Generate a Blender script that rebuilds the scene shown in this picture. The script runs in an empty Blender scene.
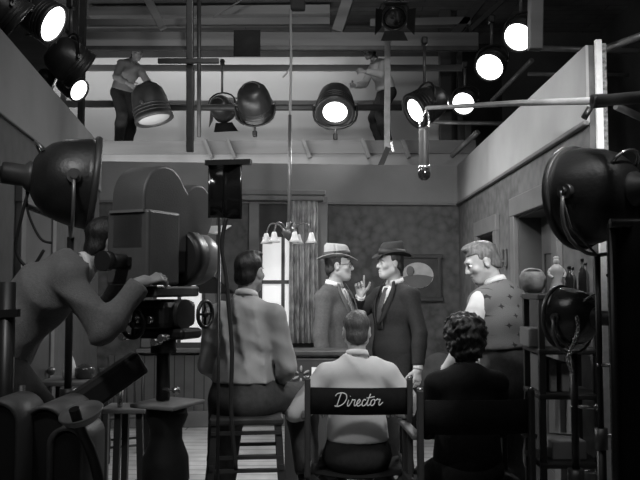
import bpy, bmesh, math, random
import numpy as np
from mathutils import Vector, Matrix, Euler
random.seed(7)
R = math.radians
scene = bpy.context.scene
col = scene.collection

# ------------------------------------------------------------------ camera
cam_d = bpy.data.cameras.new('camera'); cam = bpy.data.objects.new('camera', cam_d); col.objects.link(cam)
cam.location = (0, 0, 1.6); cam.rotation_euler = (R(90 + 3.36), 0, R(0.84))
cam_d.sensor_fit = 'HORIZONTAL'; cam_d.sensor_width = 36; cam_d.lens = 36 * 750 / 640
cam_d.clip_start = .05; cam_d.clip_end = 100
scene.camera = cam
CM = Euler(cam.rotation_euler).to_matrix()

def ray(px, py):
    return CM @ Vector(((px - 320) / 750, (240 - py) / 750, -1))
def P(px, py, Y):
    """world point seen at pixel px,py of the 640x480 frame on the plane y=Y"""
    d = ray(px, py)
    return Vector((0, 0, 1.6)) + d * (Y / d.y)
def PX(px, Y): return P(px, 284, Y).x
def PZ(py, Y): return P(331, py, Y).z

# ------------------------------------------------------------------ materials
M = {}
def mat(name, v, rough=.6, metal=0., var=0., scale=8., bump=0., bscale=40., spec=.5, stretch=None, sheen=0.):
    """plain grey material; var mottles the colour, bump roughens the surface"""
    m = bpy.data.materials.new(name); m.use_nodes = True
    nt = m.node_tree; b = nt.nodes['Principled BSDF']
    b.inputs['Base Color'].default_value = (v, v, v, 1)
    b.inputs['Roughness'].default_value = rough; b.inputs['Metallic'].default_value = metal
    b.inputs['Specular IOR Level'].default_value = spec
    if sheen: b.inputs['Sheen Weight'].default_value = sheen
    if var or bump:
        tc = nt.nodes.new('ShaderNodeTexCoord'); src = tc.outputs['Object']
        if stretch:
            mp = nt.nodes.new('ShaderNodeMapping'); mp.inputs['Scale'].default_value = stretch
            nt.links.new(src, mp.inputs[0]); src = mp.outputs[0]
    if var:
        n = nt.nodes.new('ShaderNodeTexNoise'); n.inputs['Scale'].default_value = scale; n.inputs['Detail'].default_value = 5
        nt.links.new(src, n.inputs['Vector'])
        r = nt.nodes.new('ShaderNodeValToRGB')
        lo, hi = v * (1 - var), min(1, v * (1 + var))
        r.color_ramp.elements[0].position = .3; r.color_ramp.elements[1].position = .7
        r.color_ramp.elements[0].color = (lo, lo, lo, 1); r.color_ramp.elements[1].color = (hi, hi, hi, 1)
        nt.links.new(n.outputs[0], r.inputs[0]); nt.links.new(r.outputs[0], b.inputs['Base Color'])
    if bump:
        n2 = nt.nodes.new('ShaderNodeTexNoise'); n2.inputs['Scale'].default_value = bscale; n2.inputs['Detail'].default_value = 4
        nt.links.new(src, n2.inputs['Vector'])
        bp = nt.nodes.new('ShaderNodeBump'); bp.inputs['Strength'].default_value = bump; bp.inputs['Distance'].default_value = .01
        nt.links.new(n2.outputs[0], bp.inputs['Height']); nt.links.new(bp.outputs[0], b.inputs['Normal'])
    M[name] = m
    return m
def emit_mat(name, v, strength):
    m = bpy.data.materials.new(name); m.use_nodes = True
    b = m.node_tree.nodes['Principled BSDF']
    b.inputs['Base Color'].default_value = (.8, .8, .8, 1)
    b.inputs['Emission Color'].default_value = (v, v, v, 1); b.inputs['Emission Strength'].default_value = strength
    M[name] = m
    return m

mat('lamp_black', .022, .38, .0, .3, 9, .15, 60)
mat('lamp_gloss', .03, .22, .0, .25, 8, .1, 40, spec=.8)
mat('lamp_grey', .05, .42, .0, .25, 7, .1, 40)
mat('black_metal', .016, .4, .2, .2, 20)
mat('grey_metal', .11, .4, .5, .2, 20)
mat('bright_metal', .5, .25, .9)
mat('chrome', .75, .12, 1.)
mat('blimp', .085, .45, .0, .18, 6, .12, 120)
mat('blimp_dark', .02, .4)
mat('lens_hood', .17, .35, 0, .12, 8)
mat('black_gloss', .012, .16, 0, .2, 5, spec=.8)
mat('black_cloth', .009, .9, 0, .3, 6, .2, 60, spec=.1)
mat('canvas_black', .008, .85, 0, .25, 30, .2, 150, spec=.2)
mat('wood_dark', .035, .5, 0, .4, 5, .1, 30, stretch=(1, 1, .15))
mat('wood_mid', .10, .6, 0, .35, 4, .1, 30, stretch=(.12, 1, 1))
mat('wood_pale', .42, .6, 0, .25, 5, .1, 40, stretch=(1, 1, .1))
mat('timber', .17, .8, 0, .35, 3, .3, 25, stretch=(.1, 1, 1))
mat('timber_dark', .05, .85, 0, .4, 3, .3, 25, stretch=(.1, 1, 1))
mat('rope', .38, .9)
mat('pipe', .22, .4, .5, .2, 10)
mat('pipe_dark', .04, .5, .3, .2, 10)
mat('skin', .36, .5, 0, .05, 20, .04, 200)
mat('skin_tan', .27, .5, 0, .05, 20, .04, 200)
mat('eye_white', .6, .2)
mat('pupil', .01, .15)
mat('hair_dark', .012, .5, 0, .5, 60, .5, 160, stretch=(1, 1, .3))
mat('hair_mid', .05, .5, 0, .4, 60, .5, 160, stretch=(1, 1, .3))
mat('hair_grey', .11, .5, 0, .4, 60, .5, 160, stretch=(1, 1, .3))
mat('shirt_white', .62, .8, 0, .04, 10, .08, 120, spec=.2)
mat('shirt_light', .38, .8, 0, .06, 10, .08, 120, spec=.2)
mat('shirt_grey', .2, .85, 0, .08, 10, .08, 120, spec=.2)
mat('sweater', .14, .95, 0, .12, 90, .4, 220, spec=.1, sheen=.1)
mat('suit_grey', .075, .85, 0, .18, 60, .15, 220, spec=.2)
mat('suit_dark', .022, .8, 0, .15, 60, .1, 220, spec=.2)
mat('jacket_dark', .010, .85, 0, .2, 40, .15, 160, spec=.2)
mat('trousers_grey', .10, .85, 0, .15, 40, .1, 160, spec=.2)
mat('trousers_dark', .028, .85, 0, .15, 40, .1, 160, spec=.2)
mat('trousers_mid', .065, .85, 0, .15, 40, .1, 160, spec=.2)
mat('shoe', .012, .3)
mat('felt_light', .32, .9, 0, .08, 30, .1, 200, spec=.1)
mat('felt_dark', .04, .9, 0, .1, 30, .1, 200, spec=.1)
mat('ribbon', .012, .6)
mat('tie_grey', .22, .6, 0, .3, 80)
mat('tie_dark', .05, .6, 0, .3, 80)
mat('paper', .7, .7)
mat('plaster_band_lit', .34, .85, 0, .10, 2.5, .1, 60)  # paler copy of the band plaster, light on the side wall put into its colour
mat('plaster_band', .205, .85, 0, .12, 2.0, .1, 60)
mat('cyc', .36, .9, 0, .08, .8)
mat('paint_dark', .06, .5, 0, .15, 6)
mat('paint_mid', .13, .55, 0, .12, 6)
mat('blind', .045, .8, 0, .1, 10)
mat('leather', .06, .5, 0, .3, 8, .2, 40)
mat('ceramic', .62, .35, 0, .08, 10)
mat('bottle_dark', .035, .2)
mat('bottle_mid', .14, .2)
mat('basket', .24, .8, 0, .7, 14, .6, 30)
mat('glass_shade', .72, .3, 0, .1, 20)
mat('brass', .16, .35, .6, .2, 20)
mat('rubber', .014, .7)
mat('fender', .17, .45, 0, .15, 6)
mat('studio_wall', .05, .9, 0, .35, 1.2, .2, 12)
mat('white_edge', .85, .7, 0, .1, 30)
mat('rough_edge', .22, .9, 0, .8, 45, .6, 60)
mat('lens_dull', .55, .2)
mat('picture_pale', .45, .5, 0, .3, 6)
mat('picture_dark', .035, .5, 0, .3, 10)
emit_mat('lamp_lens', 1, 6.0)
emit_mat('window_light', 1, .50)
mat('white_light', .8, .5)
mat('letter_paint', .85, .7)

# ------------------------------------------------------------------ mesh builder
class MB:
    def __init__(s): s.v = []; s.f = []; s.sm = []
    def add(s, verts, faces, smooth=False, T=None):
        o = len(s.v)
        if T is not None: verts = [T @ Vector(v) for v in verts]
        s.v += [Vector(v) for v in verts]
        s.f += [tuple(i + o for i in f) for f in faces]; s.sm += [smooth] * len(faces)
        return s
    def box(s, c, size, rot=None, T=None, bev=0.):
        bm = bmesh.new(); bmesh.ops.create_cube(bm, size=1)
        for v in bm.verts: v.co = Vector((v.co.x * size[0], v.co.y * size[1], v.co.z * size[2]))
        if bev: bmesh.ops.bevel(bm, geom=bm.edges[:], offset=min(bev, min(size) * .45), segments=2, profile=.5, affect='EDGES')
        m = Matrix.Translation(Vector(c)) @ (rot.to_4x4() if rot else Matrix())
        if T is not None: m = T @ m
        bm.verts.index_update()
        s.add([m @ v.co for v in bm.verts], [[v.index for v in f.verts] for f in bm.faces]); bm.free()
        return s
    def bar(s, p, q, w, h, up=(0, 0, 1), bev=0.):
        p, q = Vector(p), Vector(q); d = q - p; L = d.length; d.normalize(); up = Vector(up)
        if abs(d.dot(up)) > .98: up = Vector((0, 1, 0))
        x = d.cross(up).normalized(); z = x.cross(d)
        rot = Matrix((x, d, z)).transposed()
        return s.box((p + q) / 2, (w, L, h), rot, bev=bev)
    def tube(s, pts, r, n=10, caps=True, closed=False):
        pts = [Vector(p) for p in pts]; N = len(pts)
        rr = r if isinstance(r, (list, tuple)) else [r] * N
        verts = []; prev = None
        for i, p in enumerate(pts):
            a = pts[(i - 1) % N] if (i > 0 or closed) else p
            b = pts[(i + 1) % N] if (i < N - 1 or closed) else p
            t = (b - a).normalized()
            if prev is None:
                u = t.orthogonal().normalized()
            else:
                u = prev - t * prev.dot(t)
                u = u.normalized() if u.length > 1e-6 else t.orthogonal().normalized()
            prev = u; w = t.cross(u)
            for k in range(n):
                a_ = 2 * math.pi * k / n
                verts.append(p + (u * math.cos(a_) + w * math.sin(a_)) * rr[i])
        faces = []
        for i in range(N if closed else N - 1):
            j = (i + 1) % N
            for k in range(n):
                k2 = (k + 1) % n
                faces.append((i * n + k, i * n + k2, j * n + k2, j * n + k))
        s.add(verts, faces, True)
        if caps and not closed:
            o = len(s.v) - len(verts)
            s.f += [tuple(o + k for k in reversed(range(n))), tuple(o + (N - 1) * n + k for k in range(n))]; s.sm += [False, False]
        return s
    def cyl(s, p, q, r, r2=None, n=20): return s.tube([p, q], [r, r if r2 is None else r2], n)
    def lathe(s, prof, T=None, n=32, sx=1., sy=1., smooth=True, caps=(True, True)):
        """prof: (r, z) pairs turned about local Z"""
        verts = []; faces = []
        for (r, z) in prof:
            for k in range(n):
                a = 2 * math.pi * k / n; verts.append(Vector((r * math.cos(a) * sx, r * math.sin(a) * sy, z)))
        for i in range(len(prof) - 1):
            for k in range(n):
                k2 = (k + 1) % n
                faces.append((i * n + k, i * n + k2, (i + 1) * n + k2, (i + 1) * n + k))
        s.add(verts, faces, smooth, T)
        o = len(s.v) - len(verts)
        if caps[0] and prof[0][0] > 1e-4: s.f.append(tuple(o + k for k in reversed(range(n)))); s.sm.append(False)
        if caps[1] and prof[-1][0] > 1e-4: s.f.append(tuple(o + (len(prof) - 1) * n + k for k in range(n))); s.sm.append(False)
        return s
    def ball(s, c, r, n=16, T=None, rot=None):
        r = r if hasattr(r, '__len__') else (r, r, r)
        m = n // 2; verts = []; faces = []
        rt = rot if rot else Matrix.Identity(3)
        for i in range(m + 1):
            th = math.pi * i / m
            for k in range(n):
                a = 2 * math.pi * k / n
                verts.append(Vector(c) + rt @ Vector((r[0] * math.sin(th) * math.cos(a), r[1] * math.sin(th) * math.sin(a), r[2] * math.cos(th))))
        for i in range(m):
            for k in range(n):
                k2 = (k + 1) % n
                faces.append((i * n + k, (i + 1) * n + k, (i + 1) * n + k2, i * n + k2))
        return s.add(verts, faces, True, T)
    def prism(s, outline, depth, T=None, smooth=False):
        """outline in local XY, pushed from z=0 to z=depth"""
        n = len(outline)
        verts = [Vector((x, y, 0)) for x, y in outline] + [Vector((x, y, depth)) for x, y in outline]
        faces = [tuple(reversed(range(n))), tuple(range(n, 2 * n))]
        s.add(verts, faces, False, T); o = len(s.v) - 2 * n
        for k in range(n):
            k2 = (k + 1) % n
            s.f.append((o + k, o + k2, o + n + k2, o + n + k)); s.sm.append(smooth)
        return s
    def grid(s, rows, smooth=True, T=None, thick=0.):
        """rows of points -> sheet; thick gives it a second side"""
        n = len(rows[0]); verts = [Vector(p) for r in rows for p in r]; m = len(rows)
        faces = [(i * n + k, i * n + k + 1, (i + 1) * n + k + 1, (i + 1) * n + k) for i in range(m - 1) for k in range(n - 1)]
        if thick:
            me = bpy.data.meshes.new('t'); me.from_pydata(verts, [], faces); me.update()
            nrm = [v.normal.copy() for v in me.vertices]; bpy.data.meshes.remove(me)
            N = len(verts); back = [v - nn * thick for v, nn in zip(verts, nrm)]
            faces = faces + [tuple(N + i for i in reversed(f)) for f in faces]
            edge = list(range(n)) + [i * n + n - 1 for i in range(1, m)] + [(m - 1) * n + k for k in range(n - 2, -1, -1)] + [i * n for i in range(m - 2, 0, -1)]
            for a, b in zip(edge, edge[1:] + edge[:1]): faces.append((b, a, N + a, N + b))
            verts = verts + back
        return s.add(verts, faces, smooth, T)
    def build(s, name, material, parent=None, world=False, recalc=True):
        """link as ONE object; world=True: coordinates are world ones and are brought into the parent's frame"""
        vs = s.v
        if world and parent is not None:
            inv = frame(parent).inverted(); vs = [inv @ v for v in vs]
        me = bpy.data.meshes.new(name); me.from_pydata([tuple(v) for v in vs], [], s.f)
        me.polygons.foreach_set('use_smooth', s.sm); me.update()
        if recalc:
            bm = bmesh.new(); bm.from_mesh(me); bmesh.ops.recalc_face_normals(bm, faces=bm.faces); bm.to_mesh(me); bm.free()
        me.materials.append(M[material] if isinstance(material, str) else material)
        o = bpy.data.objects.new(name, me); col.objects.link(o)
        if parent is not None: o.parent = parent
        return o

def frame(o):
    m = Matrix.Translation(o.location) @ o.rotation_euler.to_matrix().to_4x4() @ Matrix.Diagonal((*o.scale, 1))
    return frame(o.parent) @ m if o.parent else m
def tag(o, label, cat, group=None):
    o['label'] = label; o['category'] = cat
    if group: o['group'] = group
    return o
def thing(name, label, cat, loc=(0, 0, 0), rz=0., group=None):
    o = bpy.data.objects.new(name, None); col.objects.link(o); o.empty_display_size = .1
    o.location = loc; o.rotation_euler = (0, 0, rz)
    return tag(o, label, cat, group)
def struct(name, mb, material, parent=None):
    o = mb.build(name, material, parent)
    if parent is None: o['kind'] = 'structure'
    return o
def children(o): return [c for c in bpy.data.objects if c.parent == o]
def copy_tree(o, parent=None):
    c = o.copy(); col.objects.link(c); c.parent = parent
    for ch in children(o): copy_tree(ch, c)
    return c
def spline(pts, n=6, closed=False):
    pts = [Vector(p) for p in pts]; out = []; N = len(pts)
    for i in range(N if closed else N - 1):
        if closed: a, b, c, d = (pts[(i + k) % N] for k in (-1, 0, 1, 2))
        else: a, b, c, d = pts[max(i - 1, 0)], pts[i], pts[i + 1], pts[min(i + 2, N - 1)]
        for k in range(n):
            t = k / n
            out.append(.5 * ((2 * b) + (c - a) * t + (2 * a - 5 * b + 4 * c - d) * t * t + (3 * b - a - 3 * c + d) * t ** 3))
    if not closed: out.append(pts[-1])
    return out
def aim_matrix(d, up=(0, 0, 1)):
    """4x4 whose local Z looks along d"""
    d = Vector(d).normalized(); x = Vector(up).cross(d)
    if x.length < 1e-5: x = Vector((1, 0, 0))
    x.normalize(); y = d.cross(x)
    return Matrix((x, y, d)).transposed().to_4x4()
# ------------------------------------------------------------------ signed-distance bodies
class Field:
    def __init__(s, lo, hi, h):
        s.lo = np.array(lo, float); s.h = h
        n = np.ceil((np.array(hi) - s.lo) / h).astype(int) + 1
        s.ax = [s.lo[i] + np.arange(n[i]) * h for i in range(3)]
        s.D = np.full(tuple(n), .2, np.float32)
    def blk(s, lo, hi, m):
        sl = []
        for i in range(3):
            a = int(max(0, math.floor((lo[i] - m - s.lo[i]) / s.h))); b = int(min(len(s.ax[i]), math.ceil((hi[i] + m - s.lo[i]) / s.h) + 1))
            if b <= a: return None, None
            sl.append(slice(a, b))
        sl = tuple(sl)
        return sl, np.meshgrid(s.ax[0][sl[0]], s.ax[1][sl[1]], s.ax[2][sl[2]], indexing='ij')
    def mix(s, sl, d, k):
        a = s.D[sl]
        if k <= 0: s.D[sl] = np.minimum(a, d)
        else:
            h = np.clip(.5 + .5 * (a - d) / k, 0, 1); s.D[sl] = a + (d - a) * h - k * h * (1 - h)
    def cap(s, a, b, ra, rb, k=.02):
        return s.ecap(a, b, None, (ra, ra), (rb, rb), k)
    def ecap(s, a, b, u, sa, sb, k=.03, sub=False):
        """tapered capsule with elliptical section: half width s[0] along u, s[1] across"""
        a, b = Vector(a), Vector(b); d = b - a; L = max(d.length, 1e-6); t_ = d / L
        if u is None: u = t_.orthogonal()
        u = Vector(u); u = (u - t_ * u.dot(t_)).normalized(); w = t_.cross(u)
        mx = max(*sa, *sb); lo = [min(a[i], b[i]) - mx for i in range(3)]; hi = [max(a[i], b[i]) + mx for i in range(3)]
        sl, g = s.blk(lo, hi, k + 3 * s.h)
        if sl is None: return
        X, Y, Z = g[0] - a.x, g[1] - a.y, g[2] - a.z
        t = X * t_.x + Y * t_.y + Z * t_.z; h = np.clip(t / L, 0, 1)
        ru = X * u.x + Y * u.y + Z * u.z; rw = X * w.x + Y * w.y + Z * w.z; e = t - h * L
        su = sa[0] + (sb[0] - sa[0]) * h; sw = sa[1] + (sb[1] - sa[1]) * h; mn = np.minimum(su, sw)
        k0 = np.sqrt((ru / su) ** 2 + (rw / sw) ** 2 + (e / mn) ** 2)
        k1 = np.sqrt((ru / su ** 2) ** 2 + (rw / sw ** 2) ** 2 + (e / mn ** 2) ** 2) + 1e-9
        dd = np.where(k0 < .3, (k0 - 1) * mn, k0 * (k0 - 1) / k1)
        if sub: s.carve(sl, dd, k)
        else: s.mix(sl, dd, k)
    def carve(s, sl, d, k=.01):
        a = s.D[sl]; d = -d
        h = np.clip(.5 - .5 * (a - d) / max(k, 1e-5), 0, 1)
        s.D[sl] = a + (d - a) * h + k * h * (1 - h)
    def ell(s, c, r, rot=None, k=.02, sub=False):
        c = Vector(c); mx = max(r); sl, g = s.blk([c[i] - mx for i in range(3)], [c[i] + mx for i in range(3)], k + 3 * s.h)
        if sl is None: return
        X, Y, Z = g[0] - c.x, g[1] - c.y, g[2] - c.z
        if rot is not None:
            q = [X * rot[0][i] + Y * rot[1][i] + Z * rot[2][i] for i in range(3)]
        else: q = [X, Y, Z]
        k0 = np.sqrt(sum((q[i] / r[i]) ** 2 for i in range(3))); k1 = np.sqrt(sum((q[i] / r[i] ** 2) ** 2 for i in range(3))) + 1e-9
        dd = np.where(k0 < .3, (k0 - 1) * min(r), k0 * (k0 - 1) / k1)
        if sub: s.carve(sl, dd, k)
        else: s.mix(sl, dd, k)
    def grids(s): return np.meshgrid(*s.ax, indexing='ij')
    def cut(s, p, n):
        """keep the side the normal points away from"""
        X, Y, Z = s.grids(); n = Vector(n).normalized(); p = Vector(p)
        s.D = np.maximum(s.D, ((X - p.x) * n.x + (Y - p.y) * n.y + (Z - p.z) * n.z).astype(np.float32))
    def cutfn(s, fn):
        s.D = np.maximum(s.D, fn(*s.grids()).astype(np.float32))
    def push(s, fn):
        s.D = s.D + fn(*s.grids()).astype(np.float32)
    def mesh(s):
        D = s.D; h = s.h; S = D < 0
        nx, ny, nz = D.shape
        offs = [(i, j, k) for i in (0, 1) for j in (0, 1) for k in (0, 1)]
        V = {o: D[o[0]:nx - 1 + o[0], o[1]:ny - 1 + o[1], o[2]:nz - 1 + o[2]] for o in offs}
        cnt = sum((V[o] < 0).astype(np.int8) for o in offs)
        act = (cnt > 0) & (cnt < 8); ids = np.full(act.shape, -1, np.int64); ids[act] = np.arange(act.sum())
        base = np.argwhere(act).astype(float); acc = np.zeros_like(base); num = np.zeros(len(base))
        for o in offs:
            for ax in range(3):
                if o[ax]: continue
                o2 = tuple(1 if i == ax else o[i] for i in range(3))
                a, b = V[o][act], V[o2][act]; cr = (a < 0) != (b < 0)
                t = np.where(cr, a / np.where(cr, a - b, 1), 0)
                p = np.array(o, float)[None, :].repeat(len(base), 0); p[:, ax] += t
                acc[cr] += p[cr]; num[cr] += 1
        vs = s.lo + (base + acc / np.maximum(num, 1)[:, None]) * h
        faces = []
        for ax in range(3):
            sh = [slice(None)] * 3; sh2 = [slice(None)] * 3; sh[ax] = slice(0, -1); sh2[ax] = slice(1, None)
            A, B = S[tuple(sh)], S[tuple(sh2)]; b_, c_ = (ax + 1) % 3, (ax + 2) % 3
            idx = np.argwhere(A != B)
            ok = (idx[:, b_] > 0) & (idx[:, c_] > 0) & (idx[:, b_] < D.shape[b_] - 1) & (idx[:, c_] < D.shape[c_] - 1); idx = idx[ok]
            ins = A[tuple(idx.T)]
            def cell(db, dc):
                q = idx.copy(); q[:, b_] -= db; q[:, c_] -= dc
                return ids[tuple(q.T)]
            q = np.stack([cell(1, 1), cell(0, 1), cell(0, 0), cell(1, 0)], 1)
            q[~ins] = q[~ins][:, ::-1]
            faces.append(q)
        return vs, np.concatenate(faces)

def join_np(parts):
    vs = []; fs = []; o = 0; mi = []
    for k, (v, f) in enumerate(parts):
        vs.append(v); fs.append(f + o); o += len(v); mi += [k] * len(f)
    return np.concatenate(vs), np.concatenate(fs), mi
def np_obj(name, vs, fs, mats, parent, s=1., mi=None):
    me = bpy.data.meshes.new(name); me.from_pydata((vs * s).tolist(), [], fs.tolist())
    for m in mats: me.materials.append(M[m])
    me.polygons.foreach_set('use_smooth', [True] * len(fs))
    if mi is not None: me.polygons.foreach_set('material_index', mi)
    me.update()
    o = bpy.data.objects.new(name, me); col.objects.link(o); o.parent = parent
    return o
def xf(vs, R3, t): return vs @ np.array(R3).T + np.array(t)

def rotm(pitch=0, yaw=0, roll=0):
    """pitch: nod forward (+), yaw: turn to own left (+), roll: tilt to own right (+)"""
    return Matrix.Rotation(yaw, 3, 'Z') @ Matrix.Rotation(-pitch, 3, 'X') @ Matrix.Rotation(roll, 3, 'Y')
def ik(a, tgt, l1, l2, pole):
    a, tgt = Vector(a), Vector(tgt); d = tgt - a; L = min(d.length, (l1 + l2) * .999); d.normalize(); tgt = a + d * L
    x = (l1 * l1 - l2 * l2 + L * L) / (2 * L); y = math.sqrt(max(l1 * l1 - x * x, 0))
    pv = Vector(pole) - a; pv = (pv - d * pv.dot(d)).normalized()
    return a + d * x + pv * y, tgt

def skeleton(p):
    """joints of a pose; person frame: x own right, y forward, z up, origin on the ground under the pelvis"""
    k = {}
    pel = Vector(p.get('pelvis', (0, 0, .96))); lean = p.get('lean', 0.); bow = p.get('bow', .0); tw = p.get('twist', 0.); roll = p.get('roll', 0.)
    r0 = rotm(lean * .6, p.get('hipyaw', 0.)); r1 = rotm(lean, tw * .5, roll * .5); r2 = rotm(lean + bow, tw, roll)
    k['pel'] = pel; k['waist'] = pel + r0 @ Vector((0, 0, .13)); k['chest'] = k['waist'] + r1 @ Vector((0, 0, .19)); k['neck'] = k['chest'] + r2 @ Vector((0, 0, .20))
    k['r0'], k['r1'], k['r2'] = r0, r1, r2
    hw = p.get('shoulder', .168); lift = p.get('shrug', 0.)
    rh = rotm(p.get('hpitch', 0.), p.get('hyaw', 0.), p.get('hroll', 0.)); k['rh'] = rh
    nd = (r2 @ Vector((0, .25, 1)) + rh @ Vector((0, .0, 1))).normalized()
    k['head'] = k['neck'] + nd * .168 + rh @ Vector((0, .018, 0))
    for s, n in ((1, 'R'), (-1, 'L')):
        sh = k['neck'] + r2 @ Vector((s * hw, -.01, -.085 + lift)); k['sh' + n] = sh
        tgt = p.get('hand' + n, (s * .25, .05, .80)); pole = p.get('elbow' + n, (s * .5, -.5, 1.0))
        k['el' + n], k['wr' + n] = ik(sh, tgt, .295, .265, pole)
        hip = pel + r0 @ Vector((s * .092, 0, -.03)); k['hip' + n] = hip
        ft = p.get('foot' + n, (s * .11, 0, .085)); kp = p.get('knee' + n, (s * .15, 1.5, .5))
        k['kn' + n], k['an' + n] = ik(hip, ft, .44, .42, kp)
        k['toe' + n] = p.get('toe' + n, (s * .2, 1, 0))
    return k

def torso_field(F, k, o=0., fem=False, belly=0., low=True, kk=.05):
    """trunk; o inflates it"""
    r0, r1, r2 = k['r0'], k['r1'], k['r2']; X0, X1, X2 = r0 @ Vector((1, 0, 0)), r1 @ Vector((1, 0, 0)), r2 @ Vector((1, 0, 0))
    cw = .148 if fem else .160
    if low: F.ecap(k['pel'] + r0 @ Vector((0, -.012, -.03)), k['pel'] + r0 @ Vector((0, -.005, .05)), X0, (.165 + o, .118 + o), (.16 + o, .112 + o), kk)
    F.ecap(k['pel'] + r0 @ Vector((0, 0, .05)), k['waist'], X0, (.152 + o, .11 + o), (.136 + o, .100 + o + belly), kk)
    F.ecap(k['waist'], k['chest'] + r1 @ Vector((0, .012, 0)), X1, (.136 + o, .102 + o + belly), (cw + o, .116 + o), kk)
    F.ecap(k['chest'] + r1 @ Vector((0, .008, 0)), k['neck'] + r2 @ Vector((0, -.012, -.085)), X2, (cw + o, .116 + o), (.140 + o, .082 + o), kk)
    for n in 'LR': F.ecap(k['neck'] + r2 @ Vector((0, -.012, -.055)), k['sh' + n], r2 @ Vector((0, 1, 0)), (.075 + o, .062 + o * .8), (.056 + o, .052 + o * .8), kk)
    F.cap(k['neck'] + r2 @ Vector((0, -.01, -.07)), k['neck'] + r2 @ Vector((0, -.005, .0)), .078 + o, .054 + o * .5, .05)
def arm_field(F, k, n, o=0., kk=.03, wrist=1.):
    w = k['el' + n].lerp(k['wr' + n], wrist)
    F.cap(k['sh' + n], k['el' + n], .052 + o, .041 + o, kk)
    m = k['el' + n].lerp(w, .35)
    F.cap(k['el' + n], m, .040 + o, .041 + o, kk * .6); F.cap(m, w, .041 + o, .029 + o, kk * .6)
def leg_field(F, k, n, o=0., kk=.04, flare=0., to=1.):
    kn, an = k['kn' + n], k['an' + n]
    F.cap(k['hip' + n], kn, .092 + o, .060 + o + flare * .5, kk)
    m = kn.lerp(an, .33); F.cap(kn, m, .058 + o + flare * .5, .058 + o + flare, kk * .6); F.cap(m, kn.lerp(an, to), .058 + o + flare, .039 + o + flare, kk * .6)
def bounds(k, pad=.2):
    pts = [v for v in k.values() if isinstance(v, Vector)]
    return [min(v[i] for v in pts) - pad for i in range(3)], [max(v[i] for v in pts) + pad for i in range(3)]

def head_mesh(k, fem=False, mouth=0., h=.006):
    F = Field((-.11, -.15, -.26), (.11, .15, .16), h)
    F.ell((0, -.014, .032), (.073, .093, .084), k=.01)
    F.ell((0, .022, -.04), (.058, .068, .074), k=.04)
    F.ell((0, .062, -.093), (.026, .024, .02), k=.03)
    F.cap((-.048, .0, -.055), (-.02, .055, -.092), .024, .02, .025); F.cap((.048, .0, -.055), (.02, .055, -.092), .024, .02, .025)
    F.ecap((-.036, .079, .03), (.036, .079, .03), (0, 0, 1), (.011, .012), (.011, .012), .02)
    for s in (-1, 1):
        F.ell((s * .042, .06, -.018), (.024, .02, .02), k=.02)
        F.ell((s * .032, .1, .008), (.019, .018, .014), k=.015, sub=True)
    F.cap((0, .085, .016), (0, .105, -.024), .0085, .0115, .012)
    for s in (-1, 1): F.ell((s * .010, .094, -.029), (.008, .010, .007), k=.008)
    F.ecap((-.017, .085, -.056), (.017, .085, -.056), (0, 0, 1), (.007, .009), (.007, .009), .008)
    F.ecap((-.014, .083, -.069), (.014, .083, -.069), (0, 0, 1), (.008, .009), (.008, .009), .008)
    F.ecap((-.02, .097, -.0625), (.02, .097, -.0625), (0, 0, 1), (.0025, .012), (.0025, .012), .004, sub=True)
    for s in (-1, 1):
        rt = rotm(0, s * -.45)
        F.ell((s * .077, -.012, -.005), (.010, .021, .034), rt, k=.01)
        F.ell((s * .088, -.006, .0), (.007, .010, .018), rt, k=.006, sub=True)
    nb = k['rh'].transposed() @ (k['neck'] - k['head'])
    F.cap((0, -.026, -.04), nb, .051 if not fem else .045, .054 if not fem else .047, .018)
    v, f = F.mesh()
    parts = [(v, f)]
    for s in (-1, 1):
        b = MB().ball((s * .031, .074, .008), .0125, 12); parts.append((np.array([tuple(q) for q in b.v]), np.array([list(q) for q in b.f])))
    for s in (-1, 1):
        b = MB().ball((s * .031, .0835, .007), .0055, 8); parts.append((np.array([tuple(q) for q in b.v]), np.array([list(q) for q in b.f])))
    return parts

def hand_mesh(curl=.35, side=1, fingers=None, spread=.06, thumb=.5, h=.0034):
    """wrist at the origin, fingers along +y, palm faces -z, thumb on side*(-x)"""
    F = Field((-.085, -.03, -.10), (.085, .215, .06), h)
    F.cap((0, -.02, 0), (0, .015, 0), .028, .027, .01)
    F.ecap((0, .012, 0), (0, .082, -.002), (1, 0, 0), (.031, .016), (.041, .014), .015)
    F.ell((-side * .024, .035, -.010), (.018, .03, .014), k=.012)
    L = [.072, .081, .074, .058]; xs = [-.031, -.0105, .0105, .030]
    for i in range(4):
        c = curl if fingers is None else fingers[i]
        x = xs[i] * side; p = Vector((x, .084 - abs(i - 1.2) * .004, -.001)); ang = 0.; sp = (i - 1.5) * spread * side
        for j, (fr, rad) in enumerate(((.45, .0092), (.31, .0084), (.24, .0076))):
            ang += c * (.8 if j == 0 else 1.1)
            d = Vector((math.sin(sp), math.cos(ang), -math.sin(ang))).normalized(); q = p + d * L[i] * fr
            F.cap(p, q, rad, rad * .93, .005); p = q
    p = Vector((-side * .026, .024, -.008)); a = thumb
    for j, (l, rad) in enumerate(((.042, .0125), (.034, .0102), (.028, .009))):
        d = Vector((-side * (.75 - .3 * j), .65 + .2 * j, -.25 - a * .5 * (j + .4))).normalized(); q = p + d * l
        F.cap(p, q, rad, rad * .9, .008); p = q
    return F.mesh()
def hand_frame(k, n, p):
    d = (k['wr' + n] - k['el' + n]).normalized(); d = Vector(p.get('hdir' + n, d)).normalized()
    up = Vector(p.get('hback' + n, ((1 if n == 'R' else -1), 0, .2)))     # way the back of the hand looks
    z = (up - d * up.dot(d)).normalized(); x = d.cross(z)
    return Matrix((x, d, z)).transposed()

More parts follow.
